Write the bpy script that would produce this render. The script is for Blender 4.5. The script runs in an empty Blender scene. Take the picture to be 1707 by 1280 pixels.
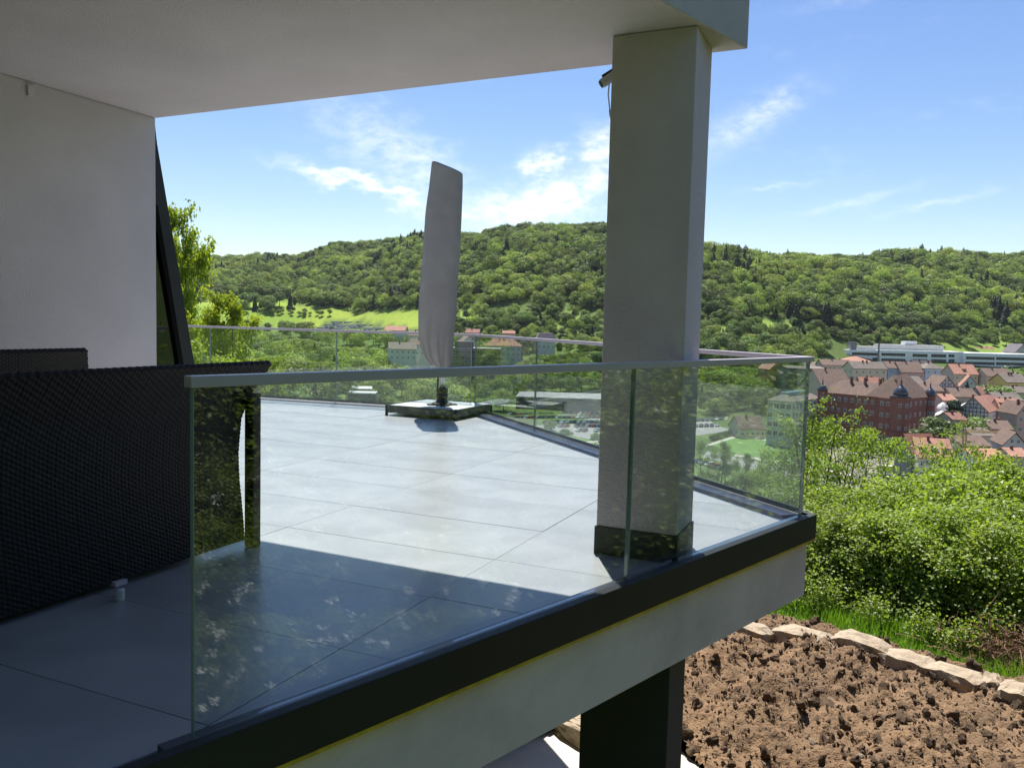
import bpy, math, random
import numpy as np
from mathutils import Matrix, Vector
S = bpy.context.scene
COL = S.collection
# ------------------------------------------------------------------ camera
FPX, CH = 1380.0, 1.2
CR = np.array([[0.99966735, -0.02579142, 0.0],
               [0.00191718, 0.07430946, -0.99723339],
               [0.02572006, 0.99690165, 0.07433419]])
cd = bpy.data.cameras.new('camera'); cam = bpy.data.objects.new('camera', cd); COL.objects.link(cam)
cd.sensor_width = 36.0; cd.lens = 36.0 * FPX / 1707.0; cd.clip_start = 0.05; cd.clip_end = 8000
M = Matrix.Identity(4)
for i in range(3):
    for j in range(3): M[i][j] = float(CR[i, j])
M[2][3] = CH
cam.matrix_world = M
S.camera = cam
# ------------------------------------------------------------------ sun, sky, exposure
SUN_EL, SUN_AZ = math.radians(63.3), math.radians(-4.1)      # azimuth from +Y, clockwise positive
sl = bpy.data.lights.new('sun', 'SUN'); sl.energy = 5.0; sl.angle = math.radians(0.53); sl.color = (1.0, 0.95, 0.87)
so = bpy.data.objects.new('sun', sl); COL.objects.link(so)
sdir = Vector((math.sin(SUN_AZ) * math.cos(SUN_EL), math.cos(SUN_AZ) * math.cos(SUN_EL), math.sin(SUN_EL)))
so.rotation_euler = sdir.to_track_quat('Z', 'Y').to_euler(); so.location = (0, 30, 60)
S.view_settings.view_transform = 'Standard'; S.view_settings.look = 'None'
S.view_settings.exposure = 0.95; S.view_settings.gamma = 1.0; S.view_settings.use_curve_mapping = False
S.cycles.use_denoising = True
S.cycles.max_bounces = 10; S.cycles.transparent_max_bounces = 24; S.cycles.diffuse_bounces = 5
S.cycles.sample_clamp_indirect = 6.0
S.cycles.caustics_reflective = False; S.cycles.caustics_refractive = False

W = bpy.data.worlds.new('World'); S.world = W; W.use_nodes = True
nt = W.node_tree; nt.nodes.clear()
def NN(t, **k):
    n = nt.nodes.new(t)
    for a, b in k.items(): setattr(n, a, b)
    return n
def wire(a, b): nt.links.new(a, b)
def mth(op, a, b=None, c=None, clamp=False):
    n = nt.nodes.new('ShaderNodeMath'); n.operation = op; n.use_clamp = clamp
    for i, v in enumerate((a, b, c)):
        if v is None: continue
        if isinstance(v, (int, float)): n.inputs[i].default_value = v
        else: nt.links.new(v, n.inputs[i])
    return n.outputs[0]
sky = NN('ShaderNodeTexSky'); sky.sky_type = 'NISHITA'; sky.sun_disc = False
sky.sun_elevation = SUN_EL; sky.sun_rotation = SUN_AZ
sky.altitude = 200; sky.air_density = 1.15; sky.dust_density = 0.25; sky.ozone_density = 1.6
out = NN('ShaderNodeOutputWorld'); bg = NN('ShaderNodeBackground'); bg.inputs[1].default_value = 0.072
tc = NN('ShaderNodeTexCoord'); sp = NN('ShaderNodeSeparateXYZ'); wire(tc.outputs['Generated'], sp.inputs[0])
X, Y, Z = sp.outputs
azn = mth('MULTIPLY', mth('ARCTAN2', X, Y), 57.2958)
eln = mth('MULTIPLY', mth('ARCSINE', Z), 57.2958)
nz = NN('ShaderNodeTexNoise'); nz.inputs['Scale'].default_value = 1.0; nz.inputs['Detail'].default_value = 9; nz.inputs['Roughness'].default_value = 0.62
cb = NN('ShaderNodeCombineXYZ'); wire(mth('MULTIPLY', azn, 0.16), cb.inputs[0]); wire(mth('MULTIPLY', eln, 0.42), cb.inputs[1]); wire(cb.outputs[0], nz.inputs['Vector'])
nz2 = NN('ShaderNodeTexNoise'); nz2.inputs['Scale'].default_value = 1.0; nz2.inputs['Detail'].default_value = 7; nz2.inputs['Roughness'].default_value = 0.7
cb2 = NN('ShaderNodeCombineXYZ'); wire(mth('MULTIPLY', azn, 0.8), cb2.inputs[0]); wire(mth('MULTIPLY', eln, 1.6), cb2.inputs[1]); wire(cb2.outputs[0], nz2.inputs['Vector'])
nz3 = NN('ShaderNodeTexNoise'); nz3.inputs['Scale'].default_value = 1.0; nz3.inputs['Detail'].default_value = 3
cb3 = NN('ShaderNodeCombineXYZ'); wire(mth('MULTIPLY', azn, 0.5), cb3.inputs[0]); wire(mth('MULTIPLY', eln, 0.9), cb3.inputs[1]); wire(cb3.outputs[0], nz3.inputs['Vector'])
warp = mth('MULTIPLY', mth('SUBTRACT', nz3.outputs[0], 0.5), 5.0)
azw = mth('ADD', azn, warp); elw = mth('ADD', eln, mth('MULTIPLY', warp, 0.45))
# cirrus wisps: az, el (degrees), half length, half width, tilt (degrees), density
WISPS = [(-11.6, 9.1, 3.6, .42, -10, 1.0), (-8.3, 8.3, 2.6, .5, -18, .7), (-9.5, 11.6, 4.5, 1.7, -28, .34),
         (-6.0, 10.2, 3.0, 1.5, -35, .30), (0.2, 7.6, 5.2, 1.1, 3, .85), (3.6, 8.9, 3.6, .75, 22, 1.0),
         (1.7, 10.7, 1.2, .75, 15, 1.1), (5.6, 11.7, 1.1, 1.3, -60, 1.0), (2.6, 9.0, 1.2, 1.0, 0, .6),
         (14.8, 12.9, 3.6, .95, 27, .40), (17.2, 14.6, 1.5, .45, 40, .22), (21.5, 8.0, 3.2, .25, 12, .25),
         (27.0, 8.0, 2.6, .22, 10, .28), (24.0, 20.5, 5.0, .4, 9, .22), (17.5, 9.2, 2.0, .2, 4, .3),
         (62, 16, 10, 2.0, 8, .7), (95, 11, 12, 2.0, -6, .7), (140, 20, 14, 3, 12, .6), (-60, 18, 12, 2.5, 10, .6), (-120, 14, 14, 2.5, -8, .6)]
tot = None
for (a0, e0, L, w, t, dns) in WISPS:
    c, s_ = math.cos(math.radians(t)), math.sin(math.radians(t))
    da = mth('SUBTRACT', azw, a0); de = mth('SUBTRACT', elw, e0)
    p = mth('MULTIPLY', mth('ADD', mth('MULTIPLY', da, c), mth('MULTIPLY', de, s_)), 1.0 / L)
    q = mth('MULTIPLY', mth('SUBTRACT', mth('MULTIPLY', de, c), mth('MULTIPLY', da, s_)), 1.0 / w)
    r2 = mth('ADD', mth('MULTIPLY', p, p), mth('MULTIPLY', q, q))
    g = mth('MULTIPLY', mth('POWER', 2.718, mth('MULTIPLY', r2, -1.0)), dns)
    tot = g if tot is None else mth('ADD', tot, g)
tex = mth('MULTIPLY_ADD', mth('SUBTRACT', nz2.outputs[0], 0.28), 3.2, 0.0, clamp=True)
base = mth('MULTIPLY', mth('SUBTRACT', nz.outputs[0], 0.58, clamp=True), .6)
base = mth('MULTIPLY', base, mth('MULTIPLY', mth('SUBTRACT', 60.0, eln), 0.02, clamp=True))
msk = mth('ADD', mth('MULTIPLY', tot, tex), base, clamp=True)
mix = NN('ShaderNodeMix', data_type='RGBA'); wire(msk, mix.inputs[0])
hs = NN('ShaderNodeHueSaturation'); hs.inputs['Saturation'].default_value = 1.2; wire(sky.outputs[0], hs.inputs['Color']); hs.inputs['Hue'].default_value = .512
wire(hs.outputs[0], mix.inputs[6]); mix.inputs[7].default_value = (9.2, 9.5, 9.9, 1)
wire(mix.outputs[2], bg.inputs[0]); wire(bg.outputs[0], out.inputs[0])

# ------------------------------------------------------------------ maths helpers
rng = np.random.default_rng(11); random.seed(11)
def ray(x, y): return CR @ np.array([x - 853.5, -(y - 640.0), -FPX])
def onz(x, y, z=0.0):
    r = ray(x, y); t = (z - CH) / r[2]; return np.array([r[0] * t, r[1] * t])
def atd(x, y, d):
    r = ray(x, y); return np.array([0, 0, CH]) + r * (d / r[1])
def zat(x, y, d): return atd(x, y, d)[2]
def proj(p):
    q = np.asarray(p, float) - [0, 0, CH]; c = q @ CR
    return 853.5 + FPX * c[..., 0] / -c[..., 2], 640 - FPX * c[..., 1] / -c[..., 2]
UV_U = np.array([.4111, .9116]); UV_W = np.array([-.9116, .4111])
def XY(u, w): return u * UV_U + w * UV_W
def onw(x, y, Wp):
    r = ray(x, y); t = Wp / (r[0] * UV_W[0] + r[1] * UV_W[1]); return np.array([0, 0, CH]) + r * t
class Lat:
    def __init__(s, seed): s.t = np.random.default_rng(seed).random((256, 256))
    def __call__(s, x, y):
        xi = np.floor(x).astype(int); yi = np.floor(y).astype(int); fx = x - xi; fy = y - yi
        fx = fx * fx * (3 - 2 * fx); fy = fy * fy * (3 - 2 * fy)
        g = lambda a, b: s.t[a & 255, b & 255]
        return (g(xi, yi) * (1 - fx) + g(xi + 1, yi) * fx) * (1 - fy) + (g(xi, yi + 1) * (1 - fx) + g(xi + 1, yi + 1) * fx) * fy
L1, L2, L3 = Lat(1), Lat(2), Lat(3)
def fbm(x, y, o=4, L=L1):
    v = 0; a = .5
    for k in range(o): v = v + a * L(x * 2 ** k + 17 * k, y * 2 ** k + 31 * k); a *= .5
    return v / (1 - .5 ** o)

# ------------------------------------------------------------------ mesh helpers
def mesh_np(name, V, Fq, mats, midx=None, smooth=False, attr=None):
    """V (n,3); Fq list of arrays each (m,k) with constant k."""
    me = bpy.data.meshes.new(name)
    V = np.asarray(V, dtype=np.float32)
    if isinstance(Fq, np.ndarray): Fq = [Fq]
    Fq = [np.asarray(f, dtype=np.int32) for f in Fq if len(f)]
    loops = np.concatenate([f.ravel() for f in Fq])
    tot = np.concatenate([np.full(len(f), f.shape[1], dtype=np.int32) for f in Fq])
    st = np.concatenate([[0], np.cumsum(tot)[:-1]]).astype(np.int32)
    me.vertices.add(len(V)); me.vertices.foreach_set('co', V.ravel())
    me.loops.add(len(loops)); me.loops.foreach_set('vertex_index', loops)
    me.polygons.add(len(tot)); me.polygons.foreach_set('loop_start', st)
    if not isinstance(mats, (list, tuple)): mats = [mats]
    for m in mats: me.materials.append(m)
    if midx is not None: me.polygons.foreach_set('material_index', np.asarray(midx, dtype=np.int32))
    me.polygons.foreach_set('use_smooth', np.full(len(tot), bool(smooth)))
    if attr is not None:
        for an, (dom, dat) in attr.items():
            if dat.ndim == 1:
                a = me.attributes.new(an, 'FLOAT', dom); a.data.foreach_set('value', dat.astype(np.float32))
            else:
                a = me.attributes.new(an, 'FLOAT_COLOR', dom); a.data.foreach_set('color', dat.astype(np.float32).ravel())
    me.update(calc_edges=True)
    return me
class MB:
    """collects simple solids into one mesh"""
    def __init__(s): s.v = []; s.f = []; s.m = []; s.n = 0
    def add(s, V, F, m=0):
        V = [tuple(map(float, p)) for p in V]
        s.v += V; s.f += [tuple(i + s.n for i in f) for f in F]; s.m += [m] * len(F); s.n += len(V)
    def box(s, x0, x1, y0, y1, z0, z1, m=0, T=None):
        V = [(x0, y0, z0), (x1, y0, z0), (x1, y1, z0), (x0, y1, z0), (x0, y0, z1), (x1, y0, z1), (x1, y1, z1), (x0, y1, z1)]
        if T is not None: V = [tuple(T @ Vector(p)) for p in V]
        s.add(V, [(0, 3, 2, 1), (4, 5, 6, 7), (0, 1, 5, 4), (1, 2, 6, 5), (2, 3, 7, 6), (3, 0, 4, 7)], m)
    def prism(s, poly, z0, z1, m=0):
        n = len(poly)
        ar = sum(poly[i][0] * poly[(i + 1) % n][1] - poly[(i + 1) % n][0] * poly[i][1] for i in range(n))
        if ar < 0: poly = poly[::-1]
        zz0 = z0 if hasattr(z0, '__len__') else [z0] * n; zz1 = z1 if hasattr(z1, '__len__') else [z1] * n
        V = [(p[0], p[1], a) for p, a in zip(poly, zz0)] + [(p[0], p[1], a) for p, a in zip(poly, zz1)]
        F = [tuple(range(n - 1, -1, -1)), tuple(range(n, 2 * n))] + [(i, (i + 1) % n, n + (i + 1) % n, n + i) for i in range(n)]
        s.add(V, F, m)
    def tube(s, pts, rad, n=8, m=0, cap=True):
        pts = [Vector(p) for p in pts]; rad = rad if hasattr(rad, '__len__') else [rad] * len(pts)
        V = []; F = []
        for i, p in enumerate(pts):
            d = (pts[min(i + 1, len(pts) - 1)] - pts[max(i - 1, 0)])
            if d.length < 1e-9: d = Vector((0, 0, 1))
            d.normalize(); a = d.orthogonal().normalized() if abs(d.z) > .95 else d.cross(Vector((0, 0, 1))).normalized(); b = d.cross(a)
            for k in range(n):
                t = 2 * math.pi * k / n; V.append(p + (a * math.cos(t) + b * math.sin(t)) * rad[i])
        for i in range(len(pts) - 1):
            for k in range(n):
                F.append((i * n + k, i * n + (k + 1) % n, (i + 1) * n + (k + 1) % n, (i + 1) * n + k))
        if cap: F += [tuple(range(n))[::-1], tuple(range((len(pts) - 1) * n, len(pts) * n))]
        s.add(V, F, m)
    def lathe(s, prof, c=(0, 0, 0), n=16, m=0):
        V = []; F = []
        for (r, z) in prof:
            for k in range(n):
                t = 2 * math.pi * (k + .5) / n; V.append((c[0] + r * math.cos(t), c[1] + r * math.sin(t), c[2] + z))
        for i in range(len(prof) - 1):
            for k in range(n): F.append((i * n + k, i * n + (k + 1) % n, (i + 1) * n + (k + 1) % n, (i + 1) * n + k))
        F += [tuple(range(n))[::-1], tuple(range((len(prof) - 1) * n, len(prof) * n))]
        s.add(V, F, m)
    def mesh(s, name, mats, smooth=False):
        me = bpy.data.meshes.new(name); me.from_pydata(s.v, [], s.f)
        for m in (mats if isinstance(mats, (list, tuple)) else [mats]): me.materials.append(m)
        me.polygons.foreach_set('material_index', s.m)
        if smooth: me.polygons.foreach_set('use_smooth', [True] * len(s.f))
        me.update(); return me
    def build(s, name, mats, parent=None, smooth=False, bevel=0, **k):
        return put(name, s.mesh(name, mats, smooth), parent, bevel=bevel, **k)
def put(name, me, parent=None, loc=None, rz=None, bevel=0, **k):
    o = bpy.data.objects.new(name, me); COL.objects.link(o)
    if parent is not None: o.parent = parent
    if loc is not None: o.location = loc
    if rz is not None: o.rotation_euler = (0, 0, rz)
    if bevel:
        b = o.modifiers.new('bevel', 'BEVEL'); b.width = bevel; b.segments = 2; b.limit_method = 'ANGLE'
    tag(o, **k); return o
def tag(o, label=None, cat=None, group=None, kind=None):
    if label: o['label'] = label
    if cat: o['category'] = cat
    if group: o['group'] = group
    if kind: o['kind'] = kind
    return o
def empty(name, loc, label, cat, group=None, rz=0):
    o = bpy.data.objects.new(name, None); COL.objects.link(o); o.location = loc; o.rotation_euler = (0, 0, rz); o.empty_display_size = .2
    return tag(o, label, cat, group)

# ------------------------------------------------------------------ materials
def new_mat(name):
    m = bpy.data.materials.new(name); m.use_nodes = True; return m, m.node_tree, m.node_tree.nodes['Principled BSDF']
def pmat(name, col, rough=.6, var=.12, scale=4.0, bump=0.0, bscale=60.0, metal=0.0, spec=.5, stain=None, sscale=1.0, detail=5, bdist=.01, obj_rand=0.0):
    m, t, b = new_mat(name)
    co = t.nodes.new('ShaderNodeTexCoord'); n = t.nodes.new('ShaderNodeTexNoise')
    n.inputs['Scale'].default_value = scale; n.inputs['Detail'].default_value = detail
    t.links.new(co.outputs['Object'], n.inputs['Vector'])
    r = t.nodes.new('ShaderNodeValToRGB'); c = np.array(col[:3])
    r.color_ramp.elements[0].position = .3; r.color_ramp.elements[1].position = .7
    r.color_ramp.elements[0].color = (*(c * (1 - var)), 1); r.color_ramp.elements[1].color = (*np.minimum(c * (1 + var), 1), 1)
    t.links.new(n.outputs[0], r.inputs[0]); last = r.outputs[0]
    if stain is not None:
        n2 = t.nodes.new('ShaderNodeTexNoise'); n2.inputs['Scale'].default_value = sscale; n2.inputs['Detail'].default_value = 6
        n2.inputs['Roughness'].default_value = .65
        t.links.new(co.outputs['Object'], n2.inputs['Vector'])
        r2 = t.nodes.new('ShaderNodeValToRGB'); r2.color_ramp.elements[0].position = .45; r2.color_ramp.elements[1].position = .72
        t.links.new(n2.outputs[0], r2.inputs[0])
        mx = t.nodes.new('ShaderNodeMix'); mx.data_type = 'RGBA'; t.links.new(r2.outputs[0], mx.inputs[0]); t.links.new(last, mx.inputs[6])
        mx.inputs[7].default_value = (*stain, 1); last = mx.outputs[2]
    if obj_rand:
        oi = t.nodes.new('ShaderNodeObjectInfo'); mr = t.nodes.new('ShaderNodeMapRange')
        mr.inputs[3].default_value = 1 - obj_rand; mr.inputs[4].default_value = 1 + obj_rand
        t.links.new(oi.outputs['Random'], mr.inputs[0]); vm = t.nodes.new('ShaderNodeVectorMath'); vm.operation = 'SCALE'
        t.links.new(last, vm.inputs[0]); t.links.new(mr.outputs[0], vm.inputs['Scale']); last = vm.outputs[0]
    t.links.new(last, b.inputs['Base Color'])
    b.inputs['Roughness'].default_value = rough; b.inputs['Metallic'].default_value = metal; b.inputs['Specular IOR Level'].default_value = spec
    if bump:
        n3 = t.nodes.new('ShaderNodeTexNoise'); n3.inputs['Scale'].default_value = bscale; n3.inputs['Detail'].default_value = 4
        t.links.new(co.outputs['Object'], n3.inputs['Vector'])
        bp = t.nodes.new('ShaderNodeBump'); bp.inputs['Strength'].default_value = bump; bp.inputs['Distance'].default_value = bdist
        t.links.new(n3.outputs[0], bp.inputs['Height']); t.links.new(bp.outputs[0], b.inputs['Normal'])
    return m
def glass_mat(name, tint=(.86, .95, .93), refl=1.0, rough=0.0):
    """clear pane: each face lets tinted light through and mirrors by Schlick's law"""
    m, t, b = new_mat(name); t.nodes.remove(b)
    g = t.nodes.new('ShaderNodeNewGeometry'); dp = t.nodes.new('ShaderNodeVectorMath'); dp.operation = 'DOT_PRODUCT'
    t.links.new(g.outputs['Normal'], dp.inputs[0]); t.links.new(g.outputs['Incoming'], dp.inputs[1])
    def M_(op, a, bb, cl=False):
        n = t.nodes.new('ShaderNodeMath'); n.operation = op; n.use_clamp = cl
        for i, v in enumerate((a, bb)):
            if v is None: continue
            if isinstance(v, (int, float)): n.inputs[i].default_value = v
            else: t.links.new(v, n.inputs[i])
        return n.outputs[0]
    c = M_('ABSOLUTE', dp.outputs['Value'], None); k = M_('SUBTRACT', 1.0, c, True); k5 = M_('POWER', k, 5.0)
    f = M_('ADD', M_('MULTIPLY', k5, .955), .045); f = M_('MULTIPLY', f, refl, True)
    tr = t.nodes.new('ShaderNodeBsdfTransparent'); tr.inputs[0].default_value = (*tint, 1)
    gl = t.nodes.new('ShaderNodeBsdfGlossy'); gl.inputs['Roughness'].default_value = rough; gl.inputs[0].default_value = (1, 1, 1, 1)
    mx = t.nodes.new('ShaderNodeMixShader'); t.links.new(f, mx.inputs[0]); t.links.new(tr.outputs[0], mx.inputs[1]); t.links.new(gl.outputs[0], mx.inputs[2])
    t.links.new(mx.outputs[0], t.nodes['Material Output'].inputs['Surface']); return m
def leaf_mat(name, c0, c1, c2, trans=.38, rand=.35, vary=.12):
    """c0..c1 along the leaf's own tint, drifting to c2 by individual"""
    m, t, b = new_mat(name); t.nodes.remove(b)
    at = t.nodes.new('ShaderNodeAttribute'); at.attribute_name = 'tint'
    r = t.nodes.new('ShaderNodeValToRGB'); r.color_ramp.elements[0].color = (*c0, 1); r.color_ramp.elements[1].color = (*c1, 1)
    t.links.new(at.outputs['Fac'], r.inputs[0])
    oi = t.nodes.new('ShaderNodeObjectInfo'); mx = t.nodes.new('ShaderNodeMix'); mx.data_type = 'RGBA'
    mr = t.nodes.new('ShaderNodeMath'); mr.operation = 'MULTIPLY'; mr.inputs[1].default_value = rand * 2
    t.links.new(oi.outputs['Random'], mr.inputs[0]); mr.use_clamp = True
    t.links.new(mr.outputs[0], mx.inputs[0]); t.links.new(r.outputs[0], mx.inputs[6]); mx.inputs[7].default_value = (*c2, 1)
    fr = t.nodes.new('ShaderNodeMath'); fr.operation = 'MULTIPLY'; fr.inputs[1].default_value = 7.31; t.links.new(oi.outputs['Random'], fr.inputs[0])
    fr2 = t.nodes.new('ShaderNodeMath'); fr2.operation = 'FRACT'; t.links.new(fr.outputs[0], fr2.inputs[0])
    bm_ = t.nodes.new('ShaderNodeMapRange'); bm_.inputs[3].default_value = 1 - vary; bm_.inputs[4].default_value = 1 + vary; t.links.new(fr2.outputs[0], bm_.inputs[0])
    vs = t.nodes.new('ShaderNodeVectorMath'); vs.operation = 'SCALE'; t.links.new(mx.outputs[2], vs.inputs[0]); t.links.new(bm_.outputs[0], vs.inputs['Scale'])
    d = t.nodes.new('ShaderNodeBsdfDiffuse'); tl = t.nodes.new('ShaderNodeBsdfTranslucent'); gl = t.nodes.new('ShaderNodeBsdfGlossy'); gl.inputs['Roughness'].default_value = .45
    vm = t.nodes.new('ShaderNodeVectorMath'); vm.operation = 'MULTIPLY'; vm.inputs[1].default_value = (1.35, 1.45, .5)
    t.links.new(vs.outputs[0], d.inputs[0]); t.links.new(vs.outputs[0], vm.inputs[0]); t.links.new(vm.outputs[0], tl.inputs[0])
    gl.inputs[0].default_value = (.5, .5, .5, 1)
    a = t.nodes.new('ShaderNodeMixShader'); a.inputs[0].default_value = trans; t.links.new(d.outputs[0], a.inputs[1]); t.links.new(tl.outputs[0], a.inputs[2])
    e = t.nodes.new('ShaderNodeMixShader'); e.inputs[0].default_value = .05; t.links.new(a.outputs[0], e.inputs[1]); t.links.new(gl.outputs[0], e.inputs[2])
    t.links.new(e.outputs[0], t.nodes['Material Output'].inputs['Surface']); return m

m_render = pmat('white_render', (.58, .545, .56), .85, .045, 2.2, .7, 110, stain=(.52, .487, .50), sscale=.9, bdist=.01)
m_column = pmat('grey_render', (.64, .555, .59), .85, .04, 3, .8, 100, bdist=.012, stain=(.57, .49, .52), sscale=1.2)
m_slabw = pmat('slab_render', (.72, .60, .65), .8, .05, 2, .25, 90, stain=(.52, .435, .465), sscale=1.3, bdist=.004)
m_dark = pmat('anthracite_metal', (.021, .023, .022), .55, .1, 3, .05, 200, spec=.25)
m_darkled = pmat('anthracite_ledge', (.045, .05, .06), .3, .1, 3)
m_darkplaster = pmat('anthracite_plaster', (.030, .030, .038), .85, .08, 5, .5, 150, bdist=.004)
m_plinth = pmat('dark_plinth', (.035, .04, .035), .7, .1, 5)
m_yellow = pmat('yellow_sealing_tape', (.52, .36, .03), .6, .25, 20)
m_alu = pmat('grey_aluminium', (.46, .405, .45), .33, .04, 4, metal=.0, spec=.7)
m_tile = pmat('grey_stone_tile', (.30, .302, .308), .30, .08, 3.5, .05, 40, stain=(.36, .362, .37), sscale=1.6, spec=.85, obj_rand=.05, bdist=.002)
m_sub = pmat('dark_joint', (.14, .14, .145), .9)
m_glass = glass_mat('railing_glass', (.93, .968, .965), 1.5)
m_gedge = pmat('glass_edge', (.26, .34, .34), .15, .05, spec=.8)
m_wglass = glass_mat('window_glass', (.05, .07, .065), 1.6)
m_wick = pmat('dark_wicker', (.005, .005, .006), .6, .4, 40, spec=.3)
m_white = pmat('white_plastic', (.55, .55, .56), .4, .03)
m_black = pmat('black_plastic', (.012, .012, .013), .45, .1)
m_cloth = pmat('grey_cover_cloth', (.33, .315, .29), .9, .07, 6, .35, 300, bdist=.003, stain=(.285, .27, .248), sscale=2.2)
m_silver = pmat('silver_mast', (.62, .63, .64), .35, .04, metal=.3)
m_slate = pmat('base_slab', (.44, .46, .45), .6, .08, 6)
m_stone = pmat('pale_limestone', (.36, .29, .205), .9, .25, 9, .9, 22, stain=(.20, .135, .08), sscale=5, bdist=.02)
m_soil = pmat('brown_soil', (.185, .114, .060), .95, .35, 4, .9, 45, stain=(.125, .078, .042), sscale=1.3, bdist=.03)
m_clod = pmat('soil_clod', (.16, .10, .055), .95, .3, 9, .9, 50, bdist=.02, obj_rand=.2)
m_pave = pmat('pale_concrete', (.52, .50, .42), .8, .06, 2, .1, 30, stain=(.42, .40, .33), sscale=1.5)
m_twig = pmat('dry_twigs', (.17, .09, .05), .9, .3, 8)
m_bark = pmat('bark', (.085, .065, .045), .9, .3, 12, .6, 30, bdist=.02)
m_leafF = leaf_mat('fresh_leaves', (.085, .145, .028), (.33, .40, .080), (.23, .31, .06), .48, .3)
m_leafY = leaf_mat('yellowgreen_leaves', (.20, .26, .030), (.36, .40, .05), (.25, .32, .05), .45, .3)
m_leafM = leaf_mat('valley_leaves', (.065, .125, .035), (.165, .25, .060), (.15, .20, .075), .34, .45, .38)
m_leafD = leaf_mat('dark_needles', (.018, .038, .022), (.038, .068, .032), (.03, .05, .03), .12, .3)
m_leafH = leaf_mat('forest_leaves', (.062, .115, .032), (.27, .37, .088), (.22, .27, .09), .36, .50, .42)
m_leafH2 = leaf_mat('beech_leaves', (.045, .085, .028), (.16, .235, .065), (.13, .16, .065), .30, .50, .35)
m_leafH3 = leaf_mat('fresh_forest_leaves', (.085, .15, .035), (.32, .42, .095), (.28, .32, .10), .40, .50, .30)
m_leafL = leaf_mat('light_bush_leaves', (.11, .18, .03), (.22, .30, .05), (.16, .21, .06), .3, .5, .25)
m_blossom = pmat('white_blossom', (.75, .74, .68), .8, .08)
m_grass = leaf_mat('grass_blades', (.09, .19, .02), (.20, .33, .04), (.15, .26, .04), .4, .2)

# ------------------------------------------------------------------ terrain
LN = np.array([.673, .740]); LP = np.array([3.95, 11.35])      # stone edging line: outward normal, point
# columns: photo x -> (distance, height) profile of the valley, far bank and ridge
PROF = {
 -2600: [(0, -45), (330, -45), (600, -38), (800, -20), (1000, 10), (1300, 90), (1500, 120), (3200, 130)],
 -600:  [(0, -45), (330, -45), (600, -38), (800, -20), (1000, 6), (1150, 30), (1400, 80), (1600, 88), (3200, 92)],
 300:   [(0, -45), (360, -45), (600, -40), (760, -26), (860, -14), (960, 3), (1080, 21), (1200, 45), (1400, 76), (1500, 82), (3200, 82)],
 480:   [(0, -45), (360, -45), (600, -39), (740, -25), (860, -11), (960, 6), (1060, 21), (1180, 48), (1340, 82), (1450, 88), (3200, 86)],
 560:   [(0, -45), (370, -45), (600, -37), (720, -23), (800, -9), (900, 8), (980, 24), (1120, 66), (1260, 94), (1380, 100), (3200, 98)],
 700:   [(0, -45), (400, -45), (600, -37), (700, -19), (780, 4), (830, 16), (900, 45), (1000, 82), (1130, 107), (1250, 113), (3200, 118)],
 900:   [(0, -45), (400, -45), (560, -32), (640, -15), (700, 8), (780, 42), (870, 84), (960, 106), (1060, 112), (3200, 112)],
 1000:  [(0, -45), (480, -45), (560, -30), (630, -12), (700, 12), (780, 46), (870, 86), (950, 106), (1060, 111), (3200, 111)],
 1170:  [(0, -45), (480, -45), (560, -27), (620, -9), (680, 14), (760, 45), (850, 70), (930, 78), (1060, 82), (3200, 95)],
 1300:  [(0, -45), (400, -45), (570, -32), (640, -14), (720, 16), (800, 44), (900, 68), (1000, 78), (3200, 98)],
 1500:  [(0, -45), (400, -45), (560, -39), (640, -32), (710, -12), (800, 20), (920, 52), (1060, 80), (1180, 90), (3200, 118)],
 1700:  [(0, -45), (420, -45), (600, -39), (680, -30), (780, -6), (900, 22), (1050, 60), (1200, 86), (1400, 100), (3200, 125)],
 2300:  [(0, -45), (420, -45), (650, -39), (800, -15), (1000, 30), (1250, 85), (1500, 105), (3200, 125)],
 5200:  [(0, -45), (450, -45), (700, -36), (900, 0), (1200, 80), (1500, 110), (3200, 120)],
}
PX = sorted(PROF); PAZ = np.array([math.degrees(math.atan2(x - 853.5, FPX)) for x in PX])
DG = np.arange(0, 3201, 20.0)
PT = np.array([np.interp(DG, *zip(*PROF[x])) for x in PX])
ker = np.array([.25, .5, .25])
for _ in range(2): PT[:, 1:-1] = PT[:, :-2] * .25 + PT[:, 1:-1] * .5 + PT[:, 2:] * .25
def ground(x, y):
    x = np.asarray(x, float); y = np.asarray(y, float)
    s = (x - LP[0]) * LN[0] + (y - LP[1]) * LN[1]
    near = np.where(s > 2.0, -3.12 - .27 * (s - 2), np.where(s > 0, -2.98 - .07 * s, np.where(s < -16, -2.98 - .25 * (s + 16), -2.98)))
    near = np.minimum(near, 70)
    d = np.hypot(x, y); az = np.degrees(np.arctan2(x, y))
    ai = np.clip(np.interp(az, PAZ, np.arange(len(PAZ))), 0, len(PAZ) - 1.001); i0 = ai.astype(int); f = ai - i0; f = f * f * (3 - 2 * f)
    di = np.clip(d / 20.0, 0, len(DG) - 1.01); j0 = di.astype(int); g = di - j0
    c = (PT[i0, j0] * (1 - f) + PT[i0 + 1, j0] * f) * (1 - g) + (PT[i0, j0 + 1] * (1 - f) + PT[i0 + 1, j0 + 1] * f) * g
    amp = np.clip((d - 640) / 260, 0, 1) * 26
    c = c + (fbm(x / 130, y / 130, 3, L2) - .5) * amp
    c = np.where(np.abs(az) > 75, -45 + np.maximum(0, c + 45) * np.clip((105 - np.abs(az)) / 30, 0, 1), c)
    k = 3.0; h = np.maximum(near, c)
    return h
def g1(x, y): return float(ground(np.array([x]), np.array([y]))[0])
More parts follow.
